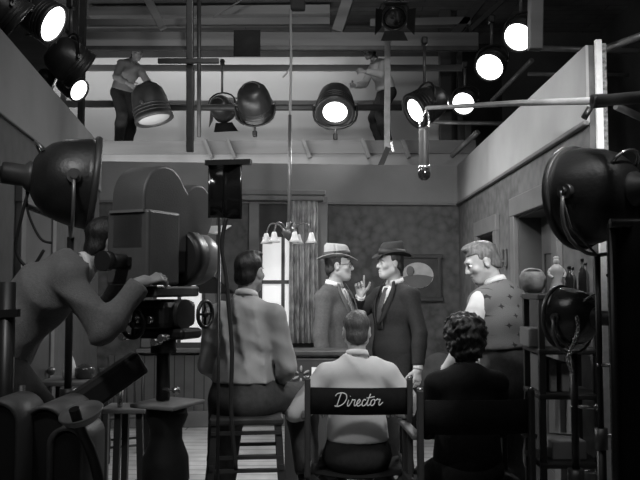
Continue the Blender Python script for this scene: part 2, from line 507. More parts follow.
def curls(X, Y, Z, f=70.):
    return (np.sin(f * X + 2.2 * np.sin(f * .6 * Z)) * np.sin(f * Y + 1.7 * np.sin(f * .5 * X)) + .7 * np.sin(f * Z + 2 * np.sin(f * .55 * Y)))
def folds(amp, f, d, w=1.):
    d = Vector(d).normalized()
    def fn(X, Y, Z):
        t = X * d.x + Y * d.y + Z * d.z
        ph = f * t + w * (np.sin(9 * X + 5 * Z) + np.sin(11 * Y - 7 * Z + 1.3))
        return amp * (2 * np.abs(np.sin(ph * .5)) ** .7 - 1.2) * np.clip(.5 + .7 * np.sin(6 * Z + 4 * X + 3 * Y), 0, 1.1)
    return fn

def person(label, loc, rz, pose, s=1., skin='skin', hair='short', hair_mat='hair_dark', fem=False, top=None, legs=None, group=None, lowpoly=1., belly=0., shoes=True):
    """top: dict(kind, mat, ...); legs: dict(mat, ...)"""
    root = thing('person', label, 'person', loc, rz, group)
    k = skeleton(pose); lo, hi = bounds(k); h = .014 * lowpoly
    # --- body: one continuous surface, then the finely meshed head and hands
    F = Field(lo, hi, h); torso_field(F, k, -.006, fem)
    for n in 'RL':
        arm_field(F, k, n, 0.); leg_field(F, k, n, -.004)
        t = Vector(k['toe' + n]).normalized(); a = k['an' + n]
        F.ecap(a + t * -.03 - Vector((0, 0, .045)), a + t * .15 - Vector((0, 0, .055)), t.cross(Vector((0, 0, 1))), (.036, .034), (.042, .022), .02); F.cap(a, a - Vector((0, 0, .03)), .037, .04, .02)
    v, f = F.mesh(); parts = [(v, f)]; mi = [0] * len(f)
    hp = head_mesh(k, fem, h=.006 * lowpoly)
    for j, (v, f) in enumerate(hp):
        parts.append((xf(v, k['rh'], k['head']), f))
    for n in 'RL':
        sd = 1 if n == 'R' else -1
        v, f = hand_mesh(pose.get('curl' + n, .4), sd, pose.get('fingers' + n), h=.0038 * lowpoly, thumb=pose.get('thumb' + n, .5))
        parts.append((xf(v, hand_frame(k, n, pose), k['wr' + n]), f))
    # faces may be triangles/quads of one width here: all quads
    vs = []; fs = []; mi = []; o = 0
    for j, (v, f) in enumerate(parts):
        vs.append(v); fs.append(np.asarray(f) + o); o += len(v); mi += [1 if j in (2, 3) else 2 if j in (4, 5) else 0] * len(f)
    np_obj('body', np.concatenate(vs), np.concatenate(fs), [skin, 'eye_white', 'pupil'], root, s, mi)
    # --- hair
    if hair:
        F = Field((-.17, -.2, -.2), (.17, .17, .2), .0055 * lowpoly)
        if hair == 'curly':
            F.ell((0, -.03, .035), (.118, .122, .118), k=.01); F.ell((0, -.045, -.045), (.10, .085, .09), k=.03)
            F.push(lambda X, Y, Z: .0085 * curls(X, Y, Z, 95.))
            F.cutfn(lambda X, Y, Z: np.minimum((Y - .045) * .9, -(Z - .075) * .9))
        elif hair == 'short':
            F.ell((0, -.017, .042), (.0785, .097, .082), k=.01); F.ell((0, -.055, -.03), (.066, .057, .065), k=.02)
            F.ell((.012, .03, .108), (.05, .055, .022), k=.02)
            F.push(lambda X, Y, Z: .0018 * np.sin(160 * X + 30 * Z) * np.sin(120 * Y))
            F.cutfn(lambda X, Y, Z: -(Z + .082 - np.maximum((Y + .10) * .72, .0)) * .8)
            F.cutfn(lambda X, Y, Z: np.minimum(np.minimum(Y - .02, -Z + .062), .1))
        elif hair == 'thin':
            F.ell((0, -.016, .040), (.0765, .096, .0815), k=.01); F.ell((0, -.055, -.03), (.065, .0555, .062), k=.02)
            F.push(lambda X, Y, Z: .0015 * np.sin(160 * X + 30 * Z) * np.sin(120 * Y))
            F.cutfn(lambda X, Y, Z: -(Z + .095 - np.maximum((Y + .10) * .95, 0)) * .75)
        v, f = F.mesh(); np_obj('hair', xf(v, k['rh'], k['head']), f, [hair_mat], root, s)
        for sd in (-1, 1):
            b = MB().tube(spline([(sd * .013, .0925, .026), (sd * .032, .091, .032), (sd * .05, .078, .025)], 3), [.003, .0035, .004, .004, .004, .003, .002], 6)
            b.v = [(k['rh'] @ q + k['head']) * s for q in b.v]; b.build('eyebrow', hair_mat, root)
    # --- trousers / skirt
    if legs:
        F = Field(lo, hi, h); r0 = k['r0']; X0 = r0 @ Vector((1, 0, 0))
        F.ecap(k['pel'] + r0 @ Vector((0, -.012, -.035)), k['pel'] + r0 @ Vector((0, 0, .10)), X0, (.178, .132), (.16, .122), .04)
        F.ecap(k['pel'] + r0 @ Vector((0, 0, .08)), k['waist'] + r0 @ Vector((0, 0, .10)), X0, (.163, .124), (.160, .122 + belly), .03)
        for n in 'RL': leg_field(F, k, n, .014, .05, legs.get('flare', .02))
        F.push(folds(.004, 38, (.3, .5, 1), 1.4))
        F.cut(k['waist'] + r0 @ Vector((0, 0, legs.get('rise', .0))), r0 @ Vector((0, 0, 1)))
        v, f = F.mesh(); np_obj('trousers', v, f, [legs['mat']], root, s)
        if legs.get('belt'):
            b = MB(); c = k['waist'] + r0 @ Vector((0, 0, legs.get('rise', 0.) - .02)); pts = []
            for q in range(28):
                a = 2 * math.pi * q / 28; pts.append((c + r0 @ Vector((math.cos(a) * .163, math.sin(a) * (.125 + belly), 0))))
            rows = [[(p + r0 @ Vector((0, 0, dz))) * s for p in pts + pts[:1]] for dz in (-.017, .017)]
            b.grid(rows, thick=.004); b.build('belt', legs['belt'], root)
    if shoes:
        for n in 'RL':
            F = Field(tuple(k['an' + n] - Vector((.24, .24, .12))), tuple(k['an' + n] + Vector((.24, .24, .08))), .008)
            t = Vector(k['toe' + n]).normalized(); a = k['an' + n]; sd = t.cross(Vector((0, 0, 1)))
            F.ecap(a + t * -.035 - Vector((0, 0, .045)), a + t * .06 - Vector((0, 0, .045)), sd, (.041, .042), (.048, .040), .02)
            F.ecap(a + t * .05 - Vector((0, 0, .05)), a + t * .165 - Vector((0, 0, .062)), sd, (.047, .036), (.040, .022), .02)
            F.cap(a - Vector((0, 0, .03)), a + Vector((0, 0, .01)), .046, .046, .02)
            F.cut(a - Vector((0, 0, .084)), (0, 0, -1)); F.cut(a + Vector((0, 0, .012)), (0, 0, 1))
            v, f = F.mesh(); np_obj('shoe', v, f, ['shoe'], root, s)
    if top:
        kind = top['kind']; r2 = k['r2']; r1 = k['r1']; r0 = k['r0']
        lo2, hi2 = list(lo), list(hi)
        def garment(name, matn, o, sleeves, hem, vneck=0., fold=None, neck=.074, open_front=0., skirt=0., pad=0., blouse=0.):
            F = Field(lo2, hi2, h); torso_field(F, k, o, fem, belly, low=False)
            X0 = r0 @ Vector((1, 0, 0))
            F.ecap(k['waist'], k['pel'] + r0 @ Vector((0, 0, .03)), X0, (.15 + o, .112 + o + belly), (.168 + o, .124 + o), .04)
            if skirt: F.ecap(k['pel'] + r0 @ Vector((0, 0, .03)), k['pel'] + r0 @ Vector((0, 0, -skirt)), X0, (.168 + o, .124 + o), (.175 + o, .135 + o), .03)
            if pad:
                for n in 'RL': F.ell(k['sh' + n] + r2 @ Vector((0, 0, .012)), (.052 + o, .055 + o, .03 + o), r2, .03)
            for n in 'RL':
                if sleeves: pass
            if fold:
                for a_, b_, c_, d_ in fold: F.push(folds(a_, b_, c_, d_))
            # neck opening, hem, cuffs
            nb = k['neck']; hd = k['head']
            F.ecap(nb + r2 @ Vector((0, -.005, -.03)), nb + (hd - nb) * .8, None, (neck * .85, neck * .85), (neck + .03, neck + .03), .004, sub=True)
            F.cut(k['neck'] + r2 @ Vector((0, -.01, .034)), r2 @ Vector((0, .45, 1)))
            hp = k['pel'] + r0 @ Vector((0, 0, hem)); F.blouse = blouse; legcut = r0 @ Vector((0, 0, -1)); F.cut(hp, legcut)
            if sleeves:
                G = Field(lo2, hi2, h)
                for n in 'RL': arm_field(G, k, n, o * .55 + .007, .02, sleeves)
                for a_, b_, c_, d_ in (fold or [])[-1:]: G.push(folds(a_ * 1.1, b_ * 1.3, c_, d_))
                a, d = F.D, G.D; kk_ = .022; hh = np.clip(.5 + .5 * (a - d) / kk_, 0, 1); F.D = (a + (d - a) * hh - kk_ * hh * (1 - hh)).astype(np.float32)
            for n in 'RL':
                if sleeves:
                    d = (k['wr' + n] - k['el' + n]).normalized(); c = k['el' + n].lerp(k['wr' + n], sleeves)
                    # cut only near the cuff
                    X, Y, Z = F.grids(); dist = np.sqrt((X - c.x) ** 2 + (Y - c.y) ** 2 + (Z - c.z) ** 2)
                    pl = (X - c.x) * d.x + (Y - c.y) * d.y + (Z - c.z) * d.z
                    F.D = np.where((dist < .10) & (pl > -.02), np.maximum(F.D, pl), F.D).astype(np.float32)
                else:
                    d = r2 @ Vector(((1 if n == 'R' else -1), 0, .12)); c = k['sh' + n] + d * .03
                    X, Y, Z = F.grids(); pl = (X - c.x) * d.x + (Y - c.y) * d.y + (Z - c.z) * d.z
                    F.D = np.maximum(F.D, pl).astype(np.float32)
            if vneck:
                # open V at the front, from the collar down to z = -vneck below the neck
                c = k['neck']; rt = r2.transposed()
                X, Y, Z = F.grids(); X = X - c.x; Y = Y - c.y; Z = Z - c.z
                lx = rt[0][0] * X + rt[0][1] * Y + rt[0][2] * Z; ly = rt[1][0] * X + rt[1][1] * Y + rt[1][2] * Z; lz = rt[2][0] * X + rt[2][1] * Y + rt[2][2] * Z
                wedge = np.maximum(np.abs(lx) - (lz + vneck) * .23, -ly + .01)
                F.D = np.maximum(F.D, -wedge).astype(np.float32)
            v, f = F.mesh(); return np_obj(name, v, f, [matn], root, s)
        def strip(name, matn, pts, wid, th=.006, off=None):
            b = MB(); rows = []
            for (p, w) in zip(pts, wid):
                c = k['neck'] + r2 @ Vector(p); rows.append([(c + r2 @ Vector((dx * w, 0, 0))) * s for dx in (-1, -.5, 0, .5, 1)])
            b.grid(rows, thick=th * s); return b.build(name, matn, root)
        def collar(matn, r=.058, hgt=.034, sp=.0):
            b = MB(); rows = []
            for dz, rr in ((-.012, r + .010), (hgt, r), (hgt + .003, r + .004), (hgt * .2, r + .014)):
                row = []
                for q in range(25):
                    a = -math.pi / 2 + (q / 24 - .5) * 2 * math.pi * .93
                    row.append((k['neck'] + r2 @ Vector((math.cos(a) * rr, math.sin(a) * rr * 1.0 - .004, dz + .012 + .016 * -math.sin(a)))) * s)
                rows.append(row)
            b.grid(rows, thick=.003); return b.build('collar', matn, root)
        if kind == 'suit':
            garment('shirt', 'shirt_white', .008, .96, .0)
            garment('jacket', top['mat'], .02, .93, -.17, vneck=.25, fold=[(.004, 26, (.3, .3, 1), 1.5)], neck=.072, skirt=.2, pad=1)
            collar('shirt_white')
            yy = .142
            strip('tie', top.get('tie', 'tie_grey'), [(0, .088, -.02), (0, .108, -.045), (0, .128, -.10), (0, .155, -.18), (0, .162, -.26), (0, .15, -.34)], [.018, .014, .022, .028, .033, .035])
            for sd in (-1, 1):
                b = MB(); rows = []
                for (x, y, z, w) in ((.055, .055, .03, .012), (.072, .085, -.03, .030), (.075, .125, -.10, .040), (.06, .152, -.18, .040), (.032, .165, -.26, .028), (.008, .168, -.31, .006)):
                    c = k['neck'] + r2 @ Vector((sd * x, y, z)); rows.append([(c + r2 @ Vector((sd * w * (t - .2), .014 - .02 * abs(t - .4) - .3 * w * t, 0))) * s for t in (0, .33, .66, 1.)])
                b.grid(rows, thick=.005); b.build('lapel', top['mat'], root)
            for n in 'RL':
                d = (k['wr' + n] - k['el' + n]).normalized()
                MB().cyl(tuple((k['wr' + n] - d * .03) * s), tuple((k['wr' + n] + d * .006) * s), .036 * s, .037 * s, 18).build('shirt_cuff', 'shirt_white', root)
        elif kind == 'shirt':
            garment('shirt', top['mat'], .018, top.get('sleeves', .97), top.get('hem', .02), fold=top.get('fold', [(.005, 34, (.6, .2, 1), 2.)]))
            if top.get('collar', True): collar(top.get('collar_mat', top['mat']))
        elif kind == 'vest':
            garment('shirt', top.get('shirt', 'shirt_white'), .006, .97, .185, fold=[(.005, 40, (.6, .2, 1), 2.)])
            garment('vest', top['mat'], .028, 0, .16, vneck=.22, neck=.08); collar('shirt_white')
        elif kind == 'sweater':
            garment('shirt', 'shirt_white', .0, .2, .2)
            garment('sweater', top['mat'], .024, .96, -.02, fold=top.get('fold', [(.009, 30, (.3, .7, 1), 1.2)]), neck=.072); collar('shirt_white', .056)
        elif kind == 'jacket':
            garment('jacket', top['mat'], .022, .95, -.06, fold=[(.004, 26, (.4, .4, 1), 2.)], neck=.066, pad=.5)
    return root, k, s

def on_head(root, k, s, mb, name, material, z=0., pitch=0.):
    T = k['rh'] @ Matrix.Rotation(-pitch, 3, 'X')
    mb.v = [(k['head'] + T @ (v + Vector((0, 0, z)))) * s for v in mb.v]
    return mb.build(name, material, root)
def fedora(root, k, s, felt, band, pitch=-.05):
    b = MB(); n = 40; rows = []
    prof = [(1.56, -.006), (1.58, .0), (1.3, .004), (1.02, .006), (1.0, .02), (.97, .06), (.90, .095), (.72, .112), (.4, .104), (.02, .096)]
    for r, z in prof:
        row = []
        for q in range(n + 1):
            a = 2 * math.pi * q / n; c, sn = math.cos(a), math.sin(a)
            rx, ry = r * .083, r * .102
            zz = z
            if r > 1.1: zz += (r - 1) * (.055 * c * c - .050 * max(sn, 0) ** 2 + .01 * max(-sn, 0))      # snap brim
            if z > .065 and sn > 0: rx *= 1 - .28 * sn * (z - .065) / .045                                     # front pinch
            if z > .09: zz += .012 * -sn
            row.append((rx * c, ry * sn - .012, zz))
        rows.append(row)
    b.grid(rows, thick=.003); hat = on_head(root, k, s, b, 'hat', felt, .064, pitch)
    b = MB(); rows = []
    for z, r in ((.006, 1.09), (.03, 1.075), (.052, 1.035)):
        rows.append([(r * .083 * math.cos(2 * math.pi * q / n), r * .102 * math.sin(2 * math.pi * q / n) - .012, z) for q in range(n + 1)])
    b.grid(rows, thick=.002); bd = on_head(root, k, s, b, 'hat_band', band, .064, pitch)
    bd.parent = hat
# ------------------------------------------------------------------ procedural surfaces of the setting
def nodes(name):
    m = bpy.data.materials.new(name); m.use_nodes = True; M[name] = m
    return m.node_tree, m.node_tree.nodes, m.node_tree.links, m.node_tree.nodes['Principled BSDF']
def g(v): return (v, v, v, 1)
def ramp(nt, a, b, va, vb):
    r = nt.nodes.new('ShaderNodeValToRGB'); e = r.color_ramp.elements
    e[0].position, e[1].position = a, b; e[0].color, e[1].color = g(va), g(vb)
    return r
def wallpaper(name, v0, v1):
    nt, N, L, b = nodes(name); tc = N.new('ShaderNodeTexCoord')
    vo = N.new('ShaderNodeTexVoronoi'); vo.inputs['Scale'].default_value = 9
    no = N.new('ShaderNodeTexNoise'); no.inputs['Scale'].default_value = 16; no.inputs['Detail'].default_value = 5
    n2 = N.new('ShaderNodeTexNoise'); n2.inputs['Scale'].default_value = 1.1
    mx = N.new('ShaderNodeMath'); mx.operation = 'MULTIPLY'; ad = N.new('ShaderNodeMath'); ad.operation = 'MULTIPLY'
    for n in (vo, no, n2): L.new(tc.outputs['Object'], n.inputs['Vector'])
    L.new(vo.outputs['Distance'], mx.inputs[0]); L.new(no.outputs[0], mx.inputs[1])
    L.new(mx.outputs[0], ad.inputs[0]); L.new(n2.outputs[0], ad.inputs[1])
    r = ramp(nt, .03, .24, v1, v0); L.new(ad.outputs[0], r.inputs[0]); L.new(r.outputs[0], b.inputs['Base Color'])
    b.inputs['Roughness'].default_value = .8
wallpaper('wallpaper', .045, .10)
wallpaper('wallpaper_lit', .075, .13)  # lighter copy: the stronger light on the side wall is in its colour
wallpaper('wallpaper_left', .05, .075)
def planks(name, v0, v1, axis, width, rough=.6):
    nt, N, L, b = nodes(name); tc = N.new('ShaderNodeTexCoord')
    mp = N.new('ShaderNodeMapping'); L.new(tc.outputs['Object'], mp.inputs[0])
    if axis == 'y': mp.inputs['Rotation'].default_value = (0, 0, R(90))
    br = N.new('ShaderNodeTexBrick'); br.inputs['Scale'].default_value = 1
    br.inputs['Brick Width'].default_value = 3.2; br.inputs['Row Height'].default_value = width; br.inputs['Mortar Size'].default_value = .006
    br.inputs['Color1'].default_value = g(v0); br.inputs['Color2'].default_value = g(v1); br.inputs['Mortar'].default_value = g(v0 * .25)
    L.new(mp.outputs[0], br.inputs['Vector'])
    no = N.new('ShaderNodeTexNoise'); no.inputs['Scale'].default_value = 5; no.inputs['Detail'].default_value = 6
    L.new(tc.outputs['Object'], no.inputs['Vector'])
    mi = N.new('ShaderNodeMix'); mi.data_type = 'RGBA'; mi.blend_type = 'MULTIPLY'; mi.inputs[0].default_value = .6
    L.new(br.outputs['Color'], mi.inputs[6]); L.new(no.outputs[0], mi.inputs[7]); L.new(mi.outputs[2], b.inputs['Base Color'])
    b.inputs['Roughness'].default_value = rough
planks('floor_boards', .72, .85, 'x', .16)
planks('roof_boards', .13, .18, 'x', .22, .9)
planks('wainscot', .12, .14, 'y', .11, .6)
planks('deck_boards', .22, .3, 'x', .2, .8)

# ------------------------------------------------------------------ stage building
struct('floor', MB().box((0, 6.5, -.05), (16, 17, .1)), 'floor_boards')
struct('ceiling', MB().box((0, 6.5, 6.45), (16, 17, .1)), 'roof_boards')
struct('wall_north', MB().box((0, 14.2, 3.2), (16, .1, 6.4)), 'studio_wall')
struct('wall_east', MB().box((5.2, 6.5, 3.2), (.1, 15.5, 6.4)), 'studio_wall')
struct('wall_west', MB().box((-6.6, 6.5, 3.2), (.1, 15.5, 6.4)), 'studio_wall')
tag(MB().box(((-6.3 + PX(446, 13.7)) / 2, 13.7, 2.9), (6.3 + PX(446, 13.7), .06, 5.8)).build('backing_flat', 'cyc'),
    'broad pale grey backing flat standing behind the catwalk', 'flat')
# roof timbers, each its own
def beam(name, label, p, q, w, h, m='timber', group=None, cat='beam'):
    return tag(MB().bar(p, q, w, h, bev=.01).build(name, m), label, cat, group)
beam('roof_beam', 'heavy horizontal timber beam spanning above the catwalk', P(60, 41, 11.6), P(478, 42, 11.6), .12, .27, 'timber')
beam('beam_underside', 'dark bar standing for the shaded underside of the heavy timber beam', P(60, 48.5, 11.4), P(478, 48.5, 11.4), .07, .07, 'pipe_dark', cat='pipe')  # dark bar added as the shaded underside of the beam
for i, (a, b, w, lb) in enumerate((
    ((143, -10), (163, 28), .16, 'short slanting rafter above the worker gripping the tilted lamp'),
    ((352, -12), (337, 33), .22, 'thick slanting rafter hanging down beside the upper fresnel lamp'),
    ((90, 13), (330, 11), .2, 'long level purlin under the roof boards'),
    ((20, 24), (330, 22), .14, 'thin level board just above the heavy timber beam'),
    ((370, 24), (470, 22), .16, 'short level board beside the lamp hung under the roof'),
    ((262, -12), (205, 22), .03, 'thin slanting wire brace crossing the roof boards'),
    ((490, -10), (452, 38), .16, 'slanting roof brace nearest the row of bright lamps'),
    ((512, -8), (470, 30), .10, 'slim slanting roof brace beside another brace over the bright lamps'),
)):
    beam('roof_brace', lb, P(*a, 11.9 if i != 2 else 12.6), P(*b, 11.9 if i != 2 else 12.6), w, w * .8, 'timber' if i < 6 else 'timber_dark', 'roof braces', 'roof brace')
beam('hanging_post', 'dark square timber post in front of a bright round lamp', P(536, -30, 6.6), P(535, 50, 6.6), .12, .1, 'timber', cat='post')
beam('hanging_post', 'tall dark post rising behind the camera beside the white cornered beam', P(190, -30, 9.8), P(190, 152, 9.8), .09, .08, 'pipe_dark', cat='post')
tag(MB().cyl(P(199, -30, 10.6), P(199, 137, 10.6), .03).build('hanging_pole', 'pipe_dark'), 'thin dark pole just behind the tall dark post', 'pole')
beam('hanging_plank', 'short dark plank fixed across the tall dark post', P(158, 61, 9.7), P(219, 61, 9.7), .05, .07, 'pipe_dark', cat='plank')
hk = thing('hanging_pole', 'long grey pole with an angled foot hanging beside the capped worker', 'pole', P(388, 80, 9.6))
MB().bar(P(388, -30, 9.6), P(387, 150, 9.6), .075, .05).build('pole', 'pipe', hk, True)
MB().bar(P(388, 148, 9.6), P(381, 165, 9.6), .10, .07).build('foot', 'pipe_dark', hk, True)
MB().bar(P(391, 142, 9.6), P(393, 152, 9.6), .03, .03).build('hook', 'bright_metal', hk, True)
# gallery posts behind the bright lamps
for i, (px, lb) in enumerate(((447, 'dark timber post between the capped worker and the bright lamps'), (465, 'dark timber post behind the lowest bright lamp'), (640, 'dark timber post at the side wall behind the boom'))):
    beam('gallery_post', lb, Vector((PX(px, 13.0), 13.0, .0)), Vector((PX(px, 13.0), 13.0, 6.4)), .2, .18, 'timber_dark', 'gallery posts', 'post')
tag(MB().box(P(482, 84, 11.9), (.62, .05, 1.3)).build('hanging_flag', 'black_cloth'), 'dark cloth panel hanging behind the bright round lamps', 'flag')
# pipes braced behind the side wall of the set
for a, b, r, lb in (((492, 101, 11.2), (532, 60, 10.2), .035, 'pale slanting pipe between two bright round lamps'),
                    ((600, 51, 7.0), (664, 28, 6.0), .035, 'pale slanting pipe above the corner of the set wall'),
                    ((530, 48, 8.2), (664, 52, 8.0), .03, 'level grey pipe passing behind the corner of the set wall'),
                    ((528, 74, 9.5), (628, 75, 9.5), .025, 'lower level grey pipe behind the corner of the set wall'),
                    ((420, 122, 11.0), (530, 124, 10.6), .03, 'level dark pipe behind the hanging microphone'),
                    ((452, 156, 10.5), (478, 132, 10.0), .035, 'short pale strut behind the corner of the room'),
                    ((616, 106, 6.0), (664, 128, 6.2), .03, 'pale strut sloping down behind the large dark lamp')):
    tag(MB().cyl(P(*a), P(*b), r, n=12).build('brace_pipe', 'pipe'), lb, 'pipe', 'brace pipes behind the set')
# ------------------------------------------------------------------ catwalk
cw = thing('catwalk', 'long wooden catwalk with two handrails crossing behind the set', 'catwalk', (-1.5, 12, 3.8))
xl, xr = -6.2, PX(470, 12)
MB().box(((xl + xr) / 2, 12.1, 3.77), (xr - xl, 1.3, .07)).build('deck', 'deck_boards', cw, True)
MB().box(((xl + xr) / 2, 11.43, 3.70), (xr - xl, .06, .2)).build('upper_fascia', 'timber', cw, True)
MB().box(((xl + xr) / 2, 11.50, 3.40), (xr - xl, .05, .42)).build('lower_fascia', 'plaster_band', cw, True)
for py in (68, 104):
    MB().bar(P(60, py, 12.6), P(478, py, 12.6), .06, .11 if py > 80 else .10).build('rail', 'timber', cw, True)
for px in (60, 190, 389, 470):
    MB().bar(Vector((PX(px, 12.68), 12.68, 3.7)), Vector((PX(px, 12.68), 12.68, 5.3)), .09, .07).build('rail_post', 'timber', cw, True)
for px in (205, 228, 303, 362, 402):
    MB().bar(P(px, 140, 11.38), P(px + 7, 158, 11.38), .16, .05).build('bracket', 'timber', cw, True)
tag(MB().cyl(P(150, 107.5, 11.62), P(402, 107.5, 11.62), .05, n=12).build('lamp_pipe', 'pipe_dark'), 'level dark pipe along the catwalk carrying the lamps', 'pipe')
# ------------------------------------------------------------------ the room built on the stage
def cells(mb, us, zs, holes, t0, t1, T=None):
    us = sorted(set(us + [h[i] for h in holes for i in (0, 1)])); zs = sorted(set(zs + [h[i] for h in holes for i in (2, 3)]))
    for u0, u1 in zip(us, us[1:]):
        for z0, z1 in zip(zs, zs[1:]):
            uc, zc = (u0 + u1) / 2, (z0 + z1) / 2
            if any(h[0] < uc < h[1] and h[2] < zc < h[3] for h in holes): continue
            mb.box((uc, (t0 + t1) / 2, zc), (u1 - u0, abs(t1 - t0), z1 - z0), T=T)
    return mb
H, BZ = 2.99, 2.535
# back wall: frame with x along the wall (0 at the corner, going right +), y away from the room
ux = Vector((1, .0933, 0)).normalized(); TB = Matrix((ux, Vector((-ux.y, ux.x, 0)), Vector((0, 0, 1)))).transposed().to_4x4(); TB.translation = Vector((1.5, 8.8, 0))
def BW(px, py, off=0.):
    """pixel -> (x, z) in the back wall's frame on the plane y=off"""
    inv = TB.inverted(); o = inv @ Vector((0, 0, 1.6)); d = inv.to_3x3() @ ray(px, py); t = (off - o.y) / d.y
    q = o + d * t; return q.x, q.z
w1 = (BW(152, 300)[0], BW(206, 300)[0], BW(200, 347)[1], BW(200, 203)[1])
w2 = (BW(258, 300)[0], BW(318, 300)[0], BW(280, 347)[1], BW(280, 203)[1])
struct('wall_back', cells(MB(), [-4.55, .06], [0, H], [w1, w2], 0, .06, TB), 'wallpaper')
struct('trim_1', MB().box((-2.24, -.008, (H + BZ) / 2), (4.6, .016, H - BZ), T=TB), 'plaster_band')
struct('trim_2', MB().box((-2.24, -.02, BZ), (4.6, .04, .035), T=TB, bev=.008), 'paint_mid')
xp0, xp1 = BW(245, 300)[0], BW(325, 300)[0]
wl = BW(110, 300)[0]; wz = w1[2] - .09
struct('trim_3', MB().box(((wl + xp1) / 2, -.012, wz / 2), (xp1 - wl, .024, wz), T=TB), 'wainscot')
struct('baseboard_back', MB().box((-2.24, -.03, .09), (4.6, .06, .18), T=TB, bev=.01), 'paint_mid')
for i, w in enumerate((w1, w2)):
    x0, x1, z0, z1 = w; zm = (z0 + z1) / 2; zb = BW(270, 237)[1]
    f = MB()
    for a, b in (((x0 - .05, z0), (x0 - .05, z1 + .02)), ((x1 + .05, z0), (x1 + .05, z1 + .02))): f.box(((a[0] + b[0]) / 2, -.02, (a[1] + b[1]) / 2), (.12, .045, b[1] - a[1]), T=TB, bev=.006)
    f.box(((x0 + x1) / 2, -.02, z1 + .04), (x1 - x0 + .22, .05, .08), T=TB, bev=.006)
    wo = struct('window_%d' % (i + 1), f, 'paint_mid')
    MB().box(((x0 + x1) / 2, -.05, z0 - .03), (x1 - x0 + .3, .16, .045), T=TB, bev=.008).build('window_sill', 'paint_mid', wo)
    s = MB(); w_ = .022
    zc = BW(270, 282)[1]
    for (a, b, c, d) in ((x0, x0 + .05, z0, z1), (x1 - .05, x1, z0, z1), (x0, x1, z0, z0 + .05), (x0, x1, z1 - .05, z1), (x0, x1, zc - w_, zc + w_)):
        s.box(((a + b) / 2, .03, (c + d) / 2), (b - a, .03, d - c), T=TB)
    xm = BW(283, 300)[0] if i else (x0 + x1) / 2
    s.box((xm, .03, (z0 + z1) / 2), (.04, .025, z1 - z0), T=TB); s.build('sash', 'paint_dark', wo)
    MB().box(((x0 + x1) / 2, .048, (z0 + z1) / 2), (x1 - x0, .008, z1 - z0), T=TB).build('pane', 'window_light', wo)
    MB().box(((x0 + x1) / 2, .008, (zb + z1) / 2), (x1 - x0 - .01, .006, z1 - zb), T=TB).build('roller_blind', 'blind', wo)
xa, xb = BW(160, 193, -.1)[0], BW(325, 193, -.1)[0]
tag(MB().box(((xa + xb) / 2, -.105, BW(250, 193, -.08)[1]), (xb - xa, .16, .06), T=TB, bev=.012).box(((xa + xb) / 2, -.105, BW(250, 193, -.08)[1] - .06), (xb - xa - .04, .12, .06), T=TB, bev=.01).build('pelmet', 'paint_mid'),
    'moulded wooden pelmet shelf above both windows and the curtain', 'pelmet')
# curtain
rows = []
c0, c1 = BW(289, 300, -.12)[0], BW(318, 300, -.12)[0]; ct, cb = BW(300, 198, -.12)[1], BW(300, 343, -.12)[1]
for i in range(13):
    t = i / 12; row = []
    for q in range(61):
        u = q / 60; x = c0 + (c1 - c0) * (u + .01 * math.sin(7 * t + 9 * u))
        row.append(TB @ Vector((x, -.12 + .035 * math.sin(u * 6.28 * 5.5 + .7 * math.sin(3 * t)) * (.6 + .4 * t), ct + (cb - ct) * t)))
    rows.append(row)
mat('curtain_cloth', .30, .85, 0, .45, 11, .1, 60, stretch=(1, 1, .8))
tag(MB().grid(rows, thick=.004).build('curtain', 'curtain_cloth'), 'pale patterned curtain hanging in folds beside the bright window', 'curtain')
# side wall
xw = 1.5; RT = Matrix(((0, 1, 0, xw), (1, 0, 0, 0), (0, 0, 1, 0), (0, 0, 0, 1)))       # local x = Y, local y = into the wall (+X)
dA = (6.80, 7.55, 0, 2.08); dB = (5.0, 6.02, 0, 2.15)
struct('wall_right', cells(MB(), [4.32, 8.86], [0, H], [dA, dB], 0, .055, RT), 'wallpaper_lit')
struct('trim_4', MB().box((6.56, -.008, (H + BZ) / 2), (4.48, .016, H - BZ), T=RT), 'plaster_band_lit')
struct('trim_5', MB().box((6.56, -.018, BZ), (4.48, .036, .03), T=RT, bev=.008), 'paint_mid')
struct('trim_6', MB().box((4.29, .046, H / 2 + .01), (.03, .034, H + .02), T=RT), 'white_edge')
struct('trim_7', MB().box((4.30, .078, H / 2), (.03, .026, H), T=RT), 'rough_edge')
for i, (d, ang) in enumerate(((dA, 0), (dB, 0))):
    y0, y1, _, z1 = d; f = MB()
    for a in (y0 - .06, y1 + .06): f.box((a, -.018, z1 / 2), (.13, .04, z1), T=RT, bev=.006)
    f.box(((y0 + y1) / 2, -.02, z1 + .07), (y1 - y0 + .26, .045, .15), T=RT, bev=.008)
    do = struct('door_%d' % (i + 1), f, 'paint_mid')
    j = MB()
    for a in (y0 + .01, y1 - .01): j.box((a, .1, z1 / 2), (.02, .2, z1), T=RT)
    j.box(((y0 + y1) / 2, .1, z1 - .01), (y1 - y0, .2, .02), T=RT); j.build('jamb', 'paint_dark', do)
    l = MB().box(((y0 + y1) / 2, .20, z1 / 2), (y1 - y0, .04, z1), T=RT)
    for zz, hh in ((.55, .75), (1.45, .8)):
        for yy in (.27, .73):
            cc = y0 + (y1 - y0) * yy
            for dy, dz, sy, sz in ((0, hh / 2, .3, .03), (0, -hh / 2, .3, .03), (.15, 0, .03, hh), (-.15, 0, .03, hh)): l.box((cc + dy, .175, zz + dz), (sy, .02, sz), T=RT)
    l.build('leaf', 'blind' if i == 0 else 'paint_dark', do)
    MB().ball(RT @ Vector((y0 + .09, .14, 1.0)), .032).build('door_knob', 'brass', do)
struct('baseboard_right', MB().box((8.24, -.012, .09), (1.2, .024, .18), T=RT), 'paint_mid')
sc_ = thing('wall_sconce', 'small dark wall bracket lamp fixed between the two doorways', 'sconce', RT @ Vector((6.42, -.02, 1.82)))
